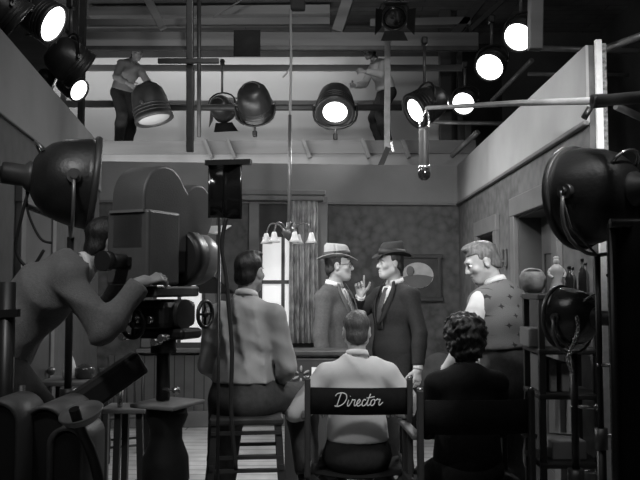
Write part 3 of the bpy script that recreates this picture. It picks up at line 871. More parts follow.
MB().box(RT @ Vector((6.42, -.015, 1.82)), (.03, .07, .16), bev=.01).build('back_plate', 'brass', sc_, True)
MB().tube(spline([RT @ Vector(p) for p in ((6.42, -.02, 1.80), (6.42, -.10, 1.76), (6.42, -.15, 1.80), (6.42, -.15, 1.85))]), .012).build('arm', 'brass', sc_, True)
MB().lathe([(.02, 0), (.045, .02), (.055, .08), (.05, .09)], Matrix.Translation(RT @ Vector((6.42, -.15, 1.85)))).build('cup', 'paint_dark', sc_, True)
# splayed wall on the other side
la, lb = Vector((-1.226, 0, 0)), Vector((-.148, 1, 0))      # x = -1.226 - .148 Y
def LW(Y): return Vector((-1.226 - .148 * Y, Y, 0))
p0, p1 = LW(2.6), LW(7.5); dl = (p1 - p0).normalized()
TL = Matrix((dl, Vector((-dl.y, dl.x, 0)), Vector((0, 0, 1)))).transposed().to_4x4(); TL.translation = p0; LL = (p1 - p0).length
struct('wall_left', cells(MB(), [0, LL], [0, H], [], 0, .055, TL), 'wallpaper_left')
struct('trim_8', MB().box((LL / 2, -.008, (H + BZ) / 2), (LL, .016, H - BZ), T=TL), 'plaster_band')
struct('trim_9', MB().box((LL / 2, -.010, BZ), (LL, .020, .014), T=TL, bev=.008), 'paint_mid')
f = MB()
for a in (1.9, 2.75): f.box((a, -.02, 1.05), (.11, .04, 2.1), T=TL, bev=.006)
f.box((2.325, -.02, 2.15), (.98, .045, .12), T=TL, bev=.006)
do = struct('door_3', f, 'paint_mid')
MB().box((2.325, -.012, 1.03), (.76, .03, 2.06), T=TL).build('leaf', 'paint_dark', do)
MB().ball(TL @ Vector((2.62, -.06, 1.0)), .03).build('door_knob', 'brass', do)
# ------------------------------------------------------------------ lamps
SPOTS = []
def studio_lamp(label, pos, aim, r, lit=True, hang=None, lens=1., name='studio_lamp', group=None, L=None, doors=False, body='lamp_black', watts=0, cone=60, stand=None, dull=False, bail=True):
    pos = Vector(pos); t = thing(name, label, 'lamp', pos, 0, group); aim = Vector(aim).normalized(); A = aim_matrix(aim); L = L or r * 1.7
    A.translation = pos
    hb = MB().lathe([(r * .30, -L * .62), (r * .62, -L * .60), (r * .86, -L * .45), (r * .97, -L * .2), (r, 0), (r, L * .28), (r * 1.06, L * .30), (r * 1.06, L * .40), (r * .93, L * .40), (r * .9, L * .33)], A, 32, caps=(True, False))
    hb.build('housing', body, t, True)
    v = MB()
    for k in range(3): v.lathe([(r * 1.0, L * (.02 + .09 * k)), (r * 1.045, L * (.035 + .09 * k)), (r * 1.0, L * (.05 + .09 * k))], A, 32)
    v.build('cooling_rib', body, t, True)
    if lens < 1: MB().lathe([(r * .95, L * .345), (r * lens * .97, L * .36), (r * lens * .93, L * .34)], A, 32, caps=(False, False)).build('front_plate', body, t, True)
    MB().lathe([(r * .92 * lens, L * .33), (r * .8 * lens, L * .37), (r * .5 * lens, L * .41), (r * .01, L * .43)], A, 32).build('lens', 'lamp_lens' if lit else ('lens_dull' if dull else 'black_gloss'), t, True)
    x = (A.to_3x3() @ Vector((1, 0, 0))).normalized()
    for s in (-1, 1): MB().cyl(pos + x * s * r * .98, pos + x * s * r * 1.22, r * .09).build('pivot', 'grey_metal', t, True)
    if hang is not None:
        z = Vector((0, 0, 1 if hang > 0 else -1)); pts = [pos + x * r * 1.16]
        for k in range(9):
            a = math.pi * k / 8; pts.append(pos + z * (r * .55 + math.sin(a) * r * .75) + x * math.cos(a) * r * 1.16)
        pts.append(pos - x * r * 1.16)
        MB().tube(pts, r * .05 + .004, 8).build('yoke', 'black_metal', t, True)
        top = pos + z * r * 1.3
        MB().cyl(top, top + z * abs(hang), .018).build('spigot', 'grey_metal', t, True)
        MB().box(top + z * abs(hang), (.07, .10, .09), bev=.015).build('clamp', 'black_metal', t, True)
    if bail:
        hp = [A @ Vector((math.cos(a) * r * .5, math.sin(a) * r * .34 + r * .0, -L * .6 - r * .18 * math.sin(a))) for a in [math.pi * k / 6 for k in range(7)]]
        MB().tube(hp, r * .04, 6).build('handle', 'grey_metal', t, True)
    if doors:
        for k in range(4):
            B = A @ Matrix.Rotation(math.pi / 2 * k, 4, 'Z')
            MB().grid([[B @ Vector((sx * r * (.75 + .35 * q), r * (1.02 + .55 * q), L * (.4 + .35 * q))) for sx in (-1, 1)] for q in (0, 1)], False, thick=.006).build('barn_door', body, t, True)
    if lit and watts: SPOTS.append((t, pos + aim * (L * .43 + .06), aim, watts, cone, r * .8))
    return t
GR = 'bright lamps hung in a row above the side wall'
ACT = Vector((.3, 6.3, 1.5))
def lensed(px, py, Y, r, L=None):
    return P(px, py, Y)
OVER = 'overhead_lamp'  # lamps overhead
def lamp_at(px, py, Y, aim_pt, r, label, **k):
    """place a lamp so its lens centre shows at px,py"""
    L = k.get('L') or r * 1.7; c = P(px, py, Y); aim = (Vector(aim_pt) - c).normalized()
    return studio_lamp(label, c - aim * L * .42, aim, r, name=OVER, **k)
lamp_at(518, 38, 7.2, (-.2, 4.6, 1.2), .155, 'highest bright round lamp, partly behind the timber post', hang=.3, group=GR, watts=150)
lamp_at(489, 68, 8.5, (-.2, 5.4, 1.3), .17, 'middle bright round lamp between the timber post and boom pole', hang=.3, group=GR, watts=150)
lamp_at(463, 104, 10.2, (-.4, 6.0, 1.4), .165, 'lowest bright round lamp, crossed by the boom pole', hang=.3, group=GR, watts=100)
lamp_at(413, 112, 8.6, (-3.4, 6.9, 1.0), .205, 'bright lamp above the hanging microphone', hang=.5, watts=120, L=.42, lens=.75)
lamp_at(335, 114, 11.2, (-.1, 6.5, -1.2), .285, 'bright round lamp facing out beside the capped worker', hang=-.12, watts=160, L=.55, lens=.70)
lamp_at(55, 25, 6.0, (.9, 5.6, 1.9), .165, 'larger bright lamp clamped high above the splayed wall', hang=.3, watts=200, L=.3)
lamp_at(80, 91, 8.0, (.7, 6.6, 1.6), .125, 'small bright lamp with a wire across its lens, at the wall top', hang=None, watts=120, L=.3)
studio_lamp('unlit black lamp housing between the two bright lamps above the splayed wall', P(70, 62, 7.0), (.6, .5, -.5), .2, False, .3, name=OVER)
studio_lamp('unlit black lamp in the darkest upper corner above the splayed wall', P(6, 12, 5.5), (.7, .5, -.6), .17, False, .3, name=OVER)
studio_lamp('small unlit black lamp low beside the wall top', P(48, 80, 7.2), (.8, .3, -.4), .1, False, None, name=OVER)
studio_lamp('round black fresnel lamp seen from behind on the catwalk pipe', P(255, 104, 11.2), (.1, .75, -.5), .26, False, -.12, L=.52, name=OVER)
studio_lamp('small black lamp with open barn doors hung on the catwalk pipe', P(222, 108, 11.9), (.2, .9, -.2), .19, False, .5, doors=True, L=.34, name=OVER)
studio_lamp('black lamp with splayed barn doors hung directly under the roof', P(394, 15, 9.0), (.0, -.6, -.5), .15, False, .3, doors=True, L=.3, name=OVER)
studio_lamp('big tilted lamp with a pale lower lens gripped by the bending worker', P(151, 107, 11.3), (.28, -.06, -1.0), .28, False, None, body='lamp_grey', L=.56, dull=True, name=OVER)
# near lamps on stands
def scoop(label, pos, aim, r, pole_bottom, yoke_dir, body='lamp_black', watts=0, target=None):
    pos = Vector(pos); t = thing('studio_lamp', label, 'lamp', pos); A = aim_matrix(aim); A.translation = pos; q = r / .25
    hp = [(.058, -.215), (.10, -.205), (.15, -.175), (.195, -.125), (.225, -.06), (.243, .01), (.25, .07), (.25, .10), (.262, .105), (.262, .13), (.245, .13), (.235, .09), (.2, -.02), (.12, -.12), (.02, -.15)]
    MB().lathe([(a * q, b * q) for a, b in hp], A, 40).build('housing', body, t, True)
    MB().lathe([(.262 * q, .095 * q), (.27 * q, .10 * q), (.27 * q, .125 * q), (.262 * q, .13 * q)], A, 40).build('rim', 'lamp_grey', t, True)
    MB().lathe([(.235 * q, .095 * q), (.15 * q, .12 * q), (.002, .13 * q)], A, 40).build('lens', 'lamp_lens' if watts else 'black_gloss', t, True)
    if watts: SPOTS.append((t, pos + Vector(aim).normalized() * (.2 * q), Vector(target) - pos, watts, 26, r * .5))
    MB().lathe([(.055 * q, -.36 * q), (.06 * q, -.35 * q), (.06 * q, -.25 * q), (.085 * q, -.225 * q), (.085 * q, -.195 * q)], A, 24).lathe([(.032 * q, -.375 * q), (.032 * q, -.36 * q)], A, 16).build('rear_cap', 'lamp_grey', t, True)
    x = (A.to_3x3() @ Vector((1, 0, 0))).normalized()
    for s in (-1, 1):
        c = pos + x * s * r * .93
        MB().cyl(c, c + x * s * r * .14, r * .15).cyl(c + x * s * r * .14, c + x * s * r * .22, r * .08).build('pivot_knob', 'grey_metal', t, True)
    base = pos + Vector((0, 0, -1.22 * r)); pts = [pos + x * r * 1.1]
    for k in range(11):
        a = math.pi * k / 10; pts.append(pos + Vector((0, 0, -.45 * r - math.sin(a) * r * .77)) + x * math.cos(a) * r * 1.12)
    pts.append(pos - x * r * 1.1)
    MB().tube(pts, .004 + r * .022, 8).build('yoke', 'pipe', t, True)
    MB().tube([pos + x * r * 1.16, pos + x * r * .85 + Vector((0, 0, -.7 * r)), base], .002 + .016 * r, 8).build('yoke_brace', 'pipe', t, True)
    hd = [A @ Vector((math.cos(a) * .10 * q, .13 * q + math.sin(a) * .06 * q, (-.165 - .05 * math.sin(a)) * q)) for a in [math.pi * k / 8 for k in range(9)]]
    MB().tube(hd, .009 * q, 8).build('handle', 'bright_metal', t, True)
    return t, base
def lamp_stand(label, base, r=.02, group=None, knobs=()):
    base = Vector(base); t = thing('lamp_stand', label, 'lamp stand', (base.x, base.y, 0), 0, group)
    MB().cyl((base.x, base.y, .12), (base.x, base.y, base.z * .55), r * 1.5).build('lower_tube', 'black_metal', t, True)
    MB().cyl((base.x, base.y, base.z * .52), tuple(base), r).build('upper_tube', 'black_metal', t, True)
    MB().cyl((base.x, base.y, base.z * .55 - .06), (base.x, base.y, base.z * .55 + .03), r * 2.1).build('collar', 'grey_metal', t, True)
    for z in knobs: MB().cyl((base.x - r, base.y - .0, z), (base.x + .10, base.y - .03, z), .009).ball((base.x + .10, base.y - .03, z), .02, 10).build('tightening_knob', 'bright_metal', t, True)
    for k in range(3):
        a = 2 * math.pi * k / 3 + .5; e = (base.x + .27 * math.cos(a), base.y + .27 * math.sin(a), .045)
        MB().tube([(base.x, base.y, .38), e], r * .8, 8).build('leg', 'black_metal', t, True)
        MB().ball(e, .045, 10).build('caster', 'rubber', t, True)
    return t
t, b = scoop('large round black lamp above the bending camera operator', P(72, 182, 4.0), (.93, .36, -.10), .245, 0, 0, watts=70, target=(.45, 6.3, 1.65))
lamp_stand('tall stand behind the camera operator, holding the large round lamp', b, .02)
c = [P(*q, 3.95) for q in ((30, 186), (22, 215), (16, 250), (30, 268), (44, 250))]
tag(MB().tube(spline(c, 8), .009, 8).tube(spline([P(*q, 3.97) for q in ((27, 186), (28, 212), (40, 238), (52, 243))], 8), .007, 8).build('lamp_cable', 'rubber'), 'black cable looping down from the lamp above the operator', 'cable')
t, b = scoop('large round black lamp standing at the open end of the side wall', P(596, 195, 3.3), (-.60, .80, -.04), .218, 0, 0, watts=32, target=(.25, 6.3, 1.65))
lamp_stand('tall dark stand under the large lamp beside the black drape', b, .013, knobs=(.95, 1.25))
t, b = scoop('small glossy round lamp hung with a chain in front of the prop cart', P(573, 317, 3.62), (-.62, .78, .0), .142, 0, 0, body='lamp_gloss')
lamp_stand('short stand under the small round lamp with the chain', b, .018, knobs=(.72, 1.02))
ch = MB()
pts = spline([P(*q, 3.42) for q in ((577, 318), (578, 330), (573, 345), (568, 360), (572, 372))], 5)
for i, (a, bb) in enumerate(zip(pts, pts[1:])):
    m_ = (a + bb) / 2; d = (bb - a).normalized(); n_ = d.orthogonal().normalized(); n_ = n_ if i % 2 else d.cross(n_)
    ch.tube([m_ + d * math.cos(k * math.pi / 4) * .013 + n_ * math.sin(k * math.pi / 4) * .008 for k in range(8)], .003, 6, closed=True)
tag(ch.build('chain', 'bright_metal'), 'bright link chain dangling across the small round lamp', 'chain')
c = [P(*q, 3.15) for q in ((632, 180), (640, 215), (628, 262), (607, 276))]
tag(MB().tube(spline(c, 8), .008, 8).build('lamp_cable', 'rubber'), 'black cable drooping behind the large lamp at the side wall', 'cable')
# support arm behind the big lamp
tag(MB().cyl(P(612, 187, 3.35), P(648, 186, 3.3), .035).cyl(P(622, 187, 3.36), P(632, 187, 3.36), .05).build('support_arm', 'lamp_grey'), 'stubby horizontal arm holding the large lamp from the side', 'arm')
# ------------------------------------------------------------------ boom and microphone
bm_ = thing('microphone_boom', 'long metal boom pole reaching in with a hanging tube microphone', 'microphone boom', P(640, 97, 3.0))
MB().tube([P(668, 95, 2.85), P(596, 101, 3.2)], [.026, .024], 14).build('outer_pole', 'pipe_dark', bm_, True)
MB().tube([P(604, 100.5, 3.2), P(520, 103, 3.9), P(427, 108, 5.2)], [.017, .016, .014], 12).build('inner_pole', 'pipe', bm_, True)
MB().cyl(P(592, 101.5, 3.2), P(606, 100.5, 3.2), .03).cyl(P(590, 108, 3.2), P(584, 118, 3.2), .014).build('collar', 'black_metal', bm_, True)
MB().tube(spline([P(427, 108, 5.2), P(424, 114, 5.2), P(420, 120, 5.2), P(420, 128, 5.2)], 4), .008, 8).tube(spline([P(427, 108, 5.2), P(428, 114, 5.2), P(429, 120, 5.2), P(429, 128, 5.2)], 4), .008, 8).build('hanger', 'bright_metal', bm_, True)
T = Matrix.Translation(P(424, 152, 5.2))
MB().lathe([(.025, .17), (.036, .165), (.038, .15), (.036, .13), (.036, -.12), (.03, -.13)], T, 24).build('microphone', 'lamp_grey', bm_, True)
MB().lathe([(.036, -.11), (.042, -.125), (.045, -.15), (.04, -.18), (.02, -.197), (.001, -.2)], T, 24).build('microphone_head', 'black_gloss', bm_, True)
MB().lathe([(.038, -.095), (.043, -.10), (.043, -.115), (.038, -.12)], T, 24).build('microphone_ring', 'bright_metal', bm_, True)
# ------------------------------------------------------------------ flags, rope, chandelier
tag(MB().box(P(247, 43, 9.5), (.345, .02, .34), bev=.004).build('hanging_flag', 'black_cloth'), 'small square dark flag hung against the heavy timber beam', 'flag')
fs = thing('flag_stand', 'thin stand with a glossy black two-leaf flag in front of the windows', 'flag stand', (P(219, 284, 3.55).x, 3.55, 0))
MB().bar(P(206, 163, 3.55), P(251, 162, 3.5), .03, .025).build('top_bar', 'black_metal', fs, True)
rows = [[P(x_, y_, 3.55 + .03 * math.sin((x_ - 208) / 11)) for x_ in range(208, 226, 2)] for y_ in (165, 192, 218)]
MB().grid(rows, thick=.006).build('flag_leaf', 'black_gloss', fs, True)
rows = [[P(x_, y_, 3.52 + .04 * math.cos((x_ - 224) / 9)) for x_ in range(224, 244, 2)] for y_ in (164, 192, 219)]
MB().grid(rows, thick=.006).build('flag_leaf', 'black_gloss', fs, True)
px_ = P(219, 284, 3.55).x
MB().cyl((px_, 3.55, .06), (px_, 3.55, P(219, 218, 3.55).z), .008).build('pole', 'black_metal', fs, True)
MB().tube(spline([P(*q, 3.52) for q in ((226, 218), (222, 245), (226, 275), (229, 310), (232, 352), (231, 410), (236, 470))], 6), .010, 8).build('cable', 'rubber', fs, True)
for k in range(3):
    a = 2 * math.pi * k / 3 + .3; MB().tube([(px_, 3.55, .3), (px_ + .3 * math.cos(a), 3.55 + .3 * math.sin(a), .012)], .009, 8).build('leg', 'black_metal', fs, True)
Yc = 7.5; hub = P(289, 231, Yc)
rp = thing('rope', 'pale knotted rope hanging from a pulley block under the roof', 'rope', P(291, 40, Yc))
MB().tube(spline([P(290.5, 8, Yc), P(291, 60, Yc), P(290, 118, Yc)], 4), .013, 8).tube(spline([P(290, 68, Yc), P(286, 74, Yc), P(283, 77, Yc)], 4), .010, 6).build('line', 'rope', rp, True)
MB().box(P(298, 4, Yc), (.15, .09, .14), bev=.02).build('pulley_block', 'timber_dark', rp, True)
chn = thing('chandelier', 'brass chandelier with bell shaped glass shades above the two suited men', 'chandelier', hub)
MB().cyl(P(290, 115, Yc), hub, .018).build('stem', 'pipe', chn, True)
MB().lathe([(.005, .10), (.03, .08), (.025, .05), (.06, .02), (.075, -.02), (.05, -.06), (.02, -.09), (.005, -.10)], Matrix.Translation(hub), 20).build('hub', 'brass', chn, True)
for k, a in enumerate((2.95, 4.1, 5.0, 6.0, 1.2)):
    d = Vector((math.cos(a), math.sin(a) * .9, 0)); e = hub + d * .235
    MB().tube(spline([hub + d * .05, hub + d * .10 + Vector((0, 0, .06)), hub + d * .19 + Vector((0, 0, .07)), e + Vector((0, 0, -.02))], 6), .009, 8).build('arm', 'brass', chn, True)
    MB().lathe([(.016, 0), (.024, -.012), (.03, -.04), (.042, -.075), (.062, -.105), (.056, -.105), (.026, -.04), (.013, -.008)], Matrix.Translation(e + Vector((0, 0, -.02))), 20, caps=(False, False)).build('lamp_shade', 'glass_shade', chn, True)
# ------------------------------------------------------------------ picture, cabinet, armchair
x0, z0 = BW(420, 278, -.02)
pf = thing('picture', 'dark square framed picture with a pale oval landscape', 'picture', TB @ Vector((x0, -.03, z0)))
sx, sz = .45, .50
MB().box(TB @ Vector((x0, -.018, z0)), (sx, .03, sz), TB.to_3x3(), bev=.012).build('mount', 'picture_dark', pf, True)
fr = MB()
for dx, dz, w, h in ((0, sz / 2, sz + .05, .05), (0, -sz / 2, sz + .05, .05), (sx / 2, 0, .05, sz), (-sx / 2, 0, .05, sz)): fr.box(TB @ Vector((x0 + dx, -.025, z0 + dz)), (w, .045, h), TB.to_3x3(), bev=.012)
fr.build('frame', 'wood_dark', pf, True)
ov = [(.185 * math.cos(a), .15 * math.sin(a)) for a in [2 * math.pi * k / 36 for k in range(36)]]
TO = TB @ Matrix.Translation((x0 - .03, -.034, z0 + .03)) @ Matrix.Rotation(math.pi / 2, 4, 'X')
MB().prism(ov, .006, TO).build('oval_print', 'picture_pale', pf, True)
hl = [(-.18, -.02), (-.1, .0), (0, .01), (.1, -.0), (.18, -.02), (.15, -.09), (.08, -.135), (0, -.15), (-.08, -.135), (-.15, -.09)]
MB().prism(hl, .004, TO @ Matrix.Translation((0, 0, .004))).ball((TO @ Vector((-.09, .05, .008))), (.05, .004, .06), 12).build('painted_shore', 'paint_mid', pf, True)
cab = thing('cabinet', 'low dark carved cabinet under the bright window', 'cabinet', (P(316, 380, 5.7).x, 5.7, 0))
cx = P(316, 380, 5.62).x; cz = PZ(351, 5.5)
MB().box((cx, 5.66, cz / 2 - .02), (.46, .18, cz - .08), bev=.01).build('body', 'wood_dark', cab, True)
MB().box((cx, 5.66, cz - .02), (.52, .24, .04), bev=.01).build('top', 'wood_dark', cab, True)
MB().box((cx, 5.66, .04), (.48, .20, .08), bev=.01).build('plinth', 'wood_dark', cab, True)
rc = P(301, 375, 5.565)
for k in range(6):
    a = math.pi / 3 * k + .5; d = Vector((math.cos(a), 0, math.sin(a)))
    MB().ball(rc + d * .045, (.026, .010, .010), 10, rot=Matrix.Rotation(-a, 3, 'Y')).build('rosette_petal', 'shirt_grey', cab, True)
tag(MB().box(P(316, 379, 5.555), (.065, .006, .17), rotm(.06)).build('paper', 'paper'), 'pale sheet of paper pinned on the front of the dark cabinet', 'paper')
ac = thing('armchair', 'dark round-backed armchair behind the man in the dark hat', 'armchair', (P(434, 380, 7.7).x, 7.8, 0), R(150))
MB().box((0, 0, .38), (.56, .55, .16), bev=.05).build('seat', 'leather', ac)
MB().prism([(.30 * math.cos(a) * (1 if math.sin(a) > 0 else 1), .42 + .46 * max(math.sin(a), 0)) for a in [math.pi * k / 16 for k in range(17)]], .10, Matrix(((1, 0, 0, 0), (0, 0, -1, -.2), (0, 1, 0, 0), (0, 0, 0, 1)))).build('backrest', 'leather', ac)
for s in (-1, 1):
    MB().box((s * .30, .02, .50), (.09, .5, .24), bev=.04).build('armrest', 'leather', ac)
    for y in (-.22, .22): MB().cyl((s * .24, y, 0), (s * .24, y, .31), .02, .028).build('leg', 'wood_dark', ac)
# ------------------------------------------------------------------ film camera
CR = -24
pc = P(127, 250, 3.35)
fc = thing('film_camera', 'large blimped motion picture camera with a double lobed magazine', 'camera', (pc.x, pc.y, 1.6), R(CR))
MB().box((0, .12, .165), (.235, .24, .34), bev=.014).build('blimp_body', 'blimp', fc)
MB().box((0, .30, .19), (.18, .16, .28), bev=.012).build('front_body', 'blimp_dark', fc)
o1 = [(.15 + .165 * math.cos(a), .155 * math.sin(a)) for a in [math.pi * k / 14 for k in range(14, 1, -1)]]
prof = []
for k in range(15): a = math.pi - (math.pi * .82) * k / 14; prof.append((.165 + .165 * math.cos(a), .385 + .165 * math.sin(a)))
for k in range(15): a = math.radians(140) - math.radians(175) * k / 14; prof.append((.435 + .13 * math.cos(a), .36 + .135 * math.sin(a)))
prof += [(.50, .22), (.46, .15), (0, .15)]
mg = MB().prism(prof, .185, Matrix(((0, 0, 1, -.0925), (1, 0, 0, 0), (0, 1, 0, 0), (0, 0, 0, 1))), True).build('magazine', 'blimp', fc)
m_ = mg.modifiers.new('bevel', 'BEVEL'); m_.width = .012; m_.segments = 3; m_.limit_method = 'ANGLE'; m_.angle_limit = R(50)
MB().box((.0, -.008, .10), (.055, .012, .04)).build('viewing_window', 'black_gloss', fc)
MB().box((0, -.004, .327), (.19, .012, .012)).build('sheen_strip', 'lens_hood', fc)  # paler strip put in for the sheen along the body's top edge
AY = Matrix(((1, 0, 0, .02), (0, 0, 1, .35), (0, -1, 0, .13), (0, 0, 0, 1)))
MB().lathe([(.13, -.03), (.145, .0), (.145, .07), (.13, .075)], AY, 32).build('front_ring', 'blimp_dark', fc)
MB().lathe([(.105, .06), (.125, .075), (.137, .10), (.137, .16), (.122, .205), (.095, .23), (.09, .23), (.09, .14), (.001, .13)], AY, 32).build('lens_hood', 'lens_hood', fc)
MB().grid([[(.02 + x, .57 + .12 * t, .26 + .05 * t) for x in (-.1, .1)] for t in (0, 1)], False, thick=.006).build('matte_flap', 'paper', fc)
MB().prism([(-.07, 0), (.07, 0), (.11, .16), (-.11, .16)], .006, Matrix(((1, 0, 0, .03), (0, .8, 0, .57), (0, -.5, 1, .03), (0, 0, 0, 1)))).build('lower_flap', 'blimp_dark', fc)
MB().cyl((-.02, -.10, .10), (-.02, .0, .10), .035).cyl((-.02, -.14, .10), (-.02, -.10, .10), .045).build('eyepiece', 'blimp_dark', fc)
MB().box((.06, .2, -.035), (.16, .34, .05), bev=.01).build('base_plate', 'lamp_grey', fc)
cp = thing('camera_pedestal', 'dark geared head and column carrying the film camera', 'camera pedestal', (pc.x + .13, pc.y + .18, 0), R(CR))
g_ = MB().box((0, 0, 1.46), (.20, .26, .13), bev=.03).box((0, .02, 1.37), (.30, .16, .05), bev=.015).cyl((-.12, 0, 1.46), (.12, 0, 1.46), .07)
g_.build('geared_head', 'black_metal', cp)
for (x, y, z, rr, ax) in ((.19, .06, 1.46, .06, 'X'), (-.02, -.2, 1.42, .06, 'Y')):
    w = MB(); n_ = 18
    def pt(a, q=1.): return (x, y + rr * q * math.cos(a), z + rr * q * math.sin(a)) if ax == 'X' else (x + rr * q * math.cos(a), y, z + rr * q * math.sin(a))
    w.tube([pt(2 * math.pi * k / n_) for k in range(n_)], .010, 8, closed=True)
    for k in range(4): w.cyl(pt(k * math.pi / 2), pt(k * math.pi / 2 + math.pi), .006, n=8)
    w.ball((x, y, z), .018, 10); w.build('hand_wheel', 'black_metal', cp)
for (x, z) in ((-.10, 1.52), (-.05, 1.435), (.03, 1.44), (-.12, 1.36), (.06, 1.34), (.10, 1.36)):
    MB().cyl((x, -.16, z), (x, -.11, z), .016).build('bright_knob', 'bright_metal', cp)
MB().cyl((0, 0, 1.06), (0, 0, 1.36), .032).cyl((0, 0, 1.28), (0, 0, 1.36), .06).build('column', 'black_metal', cp)
MB().cyl((.05, -.06, 1.12), (.13, -.08, 1.12), .008).ball((.13, -.08, 1.12), .02, 10).build('clamp_knob', 'bright_metal', cp)
MB().box((.03, 0, 1.045), (.24, .26, .02), bev=.006).build('top_plate', 'fender', cp)
MB().lathe([(.09, 1.035), (.10, .99), (.075, .93), (.075, .88), (.105, .80), (.11, .70), (.085, .62), (.09, .5), (.13, .3), (.18, .08), (.2, .0)], Matrix.Translation((.02, 0, 0)), 24).build('pedestal', 'black_metal', cp)
# ------------------------------------------------------------------ dolly
dl_ = thing('camera_dolly', 'heavy camera dolly with rounded housings and a dished seat', 'dolly', (-1.3, 3.1, 0))
MB().box((-1.31, 3.1, .40), (.58, 1.15, .07), bev=.015).build('platform', 'lamp_grey', dl_, True)
for x in (-1.5, -1.1):
    for y in (2.75, 3.45): MB().lathe([(.03, -.05), (.14, -.05), (.18, -.03), (.18, .03), (.14, .05), (.03, .05)], Matrix.Translation((x, y, .18)) @ Matrix.Rotation(math.pi / 2, 4, 'Y'), 28).cyl((x, y, .18), (x, y, .38), .03).build('wheel', 'rubber', dl_, True)
def fender(px0, px1, py, Y, depth):
    x0, x1 = PX(px0, Y), PX(px1, Y); zt = PZ(py, Y); r = (x1 - x0) / 2; xc = (x0 + x1) / 2
    out = [(xc - r * math.cos(math.pi * k / 16), zt - r + r * math.sin(math.pi * k / 16)) for k in range(17)]
    out = [(x0, .44)] + out + [(x1, .44)]
    T = Matrix(((1, 0, 0, 0), (0, 0, 1, Y), (0, 1, 0, 0), (0, 0, 0, 1)))
    hb = MB().prism(out, depth, T, True).build('housing', 'blimp_dark', dl_, True)
    rows = [[(x + (x - xc) * .06, y, z + .012) for y in (Y - .02, Y + depth * .5, Y + depth)] for x, z in out]
    MB().grid(rows, thick=.014).build('housing_cover', 'blimp', hb)
    hc = children(hb)[0]; inv = frame(hb).inverted()
    for v in hc.data.vertices: v.co = inv @ v.co
fender(-18, 20, 408, 2.62, .22); fender(30, 66, 413, 2.72, .30); fender(57, 84, 434, 2.62, .22)
MB().bar((PX(30, 3.05), 3.05, PZ(414, 3.05)), (PX(72, 3.05), 3.05, PZ(409, 3.05)), .26, .035, bev=.01).build('footboard', 'fender', dl_, True)
MB().bar(P(50, 424, 3.35), P(141, 361, 3.6), .09, .12, bev=.02).build('boom_arm', 'blimp_dark', dl_, True)
sp = P(82, 416, 2.56)
MB().lathe([(.001, -.025), (.04, -.023), (.06, -.01), (.072, .009), (.076, .014), (.073, .019), (.06, .0), (.04, -.013), (.001, -.016)], Matrix.Translation(sp) @ Matrix.Rotation(R(20), 4, 'X') @ Matrix.Rotation(R(-10), 4, 'Y'), 32).build('dished_seat', 'fender', dl_, True)
MB().tube(spline([P(74, 409, 2.50), P(80, 428, 2.53), P(92, 455, 2.56), P(101, 500, 2.58), P(104, 610, 2.6)], 5), .018, 10).build('seat_stem', 'black_metal', dl_, True)
MB().cyl((PX(24, 2.95), 2.95, .43), (PX(24, 2.95), 2.95, PZ(386, 2.95)), .013).build('guard_post', 'lamp_grey', dl_, True)
MB().cyl((PX(8, 2.9), 2.9, .43), (PX(8, 2.9), 2.9, PZ(282, 2.9)), .03).build('mast', 'black_metal', dl_, True)
MB().bar(P(-12, 314, 2.88), P(19, 313, 2.88), .03, .03).build('crossbar', 'black_metal', dl_, True)
# tray stool with a metal cup
ts = thing('stool', 'narrow dark work stool with a pale flat top beside the camera pedestal', 'stool', (PX(125, 4.3), 4.35, 0))
xs, zs = PX(127, 4.3), PZ(408, 4.3)
MB().box((xs, 4.35, zs - .012), (.26, .24, .025), bev=.006).build('seat', 'fender', ts, True)
for dx in (-.03, .09):
    for dy in (-.08, .08): MB().bar((xs + dx * 1.4, 4.35 + dy * 1.3, 0), (xs + dx, 4.35 + dy, zs - .02), .035, .035).build('leg', 'wood_dark', ts, True)
MB().bar((xs - .05, 4.24, .45), (xs + .12, 4.24, .45), .02, .03).build('rung', 'wood_dark', ts, True)
tag(MB().lathe([(.014, 0), (.016, .01), (.016, .125), (.013, .125), (.012, .02), (.001, .02)], Matrix.Translation((PX(122, 4.3), 4.3, zs + .002)), 20).build('metal_cup', 'bright_metal'), 'tall thin metal cup standing on the narrow work stool', 'cup')
# plain wooden chair further in
wc = thing('wooden_chair', 'low dark wooden chair on the open floor behind the work stool', 'chair', (PX(128, 7.0), 7.0, 0), R(25))
MB().box((0, 0, .40), (.42, .40, .035), bev=.012).build('seat', 'wood_dark', wc)
for sx in (-1, 1):
    for sy in (-1, 1): MB().lathe([(.014, 0), (.018, .05), (.013, .08), (.022, .18), (.015, .26), (.02, .38)], Matrix.Translation((sx * .18, sy * .17, 0)), 12).build('leg', 'wood_dark', wc)
    MB().cyl((sx * .18, -.17, .2), (sx * .18, .17, .2), .011).build('stretcher', 'wood_dark', wc)
    MB().cyl((sx * .18, .18, .41), (sx * .2, .26, .78), .014).build('back_post', 'wood_dark', wc)
for k in range(4): MB().cyl((-.12 + .08 * k, .18, .41), (-.13 + .087 * k, .255, .75), .008).build('spindle', 'wood_dark', wc)
for sy in (-1, 1): MB().cyl((-.18, sy * .17, .14), (.18, sy * .17, .14), .011).build('stretcher', 'wood_dark', wc)
MB().box((0, .262, .77), (.44, .03, .07), bev=.01).build('crest_rail', 'wood_dark', wc)
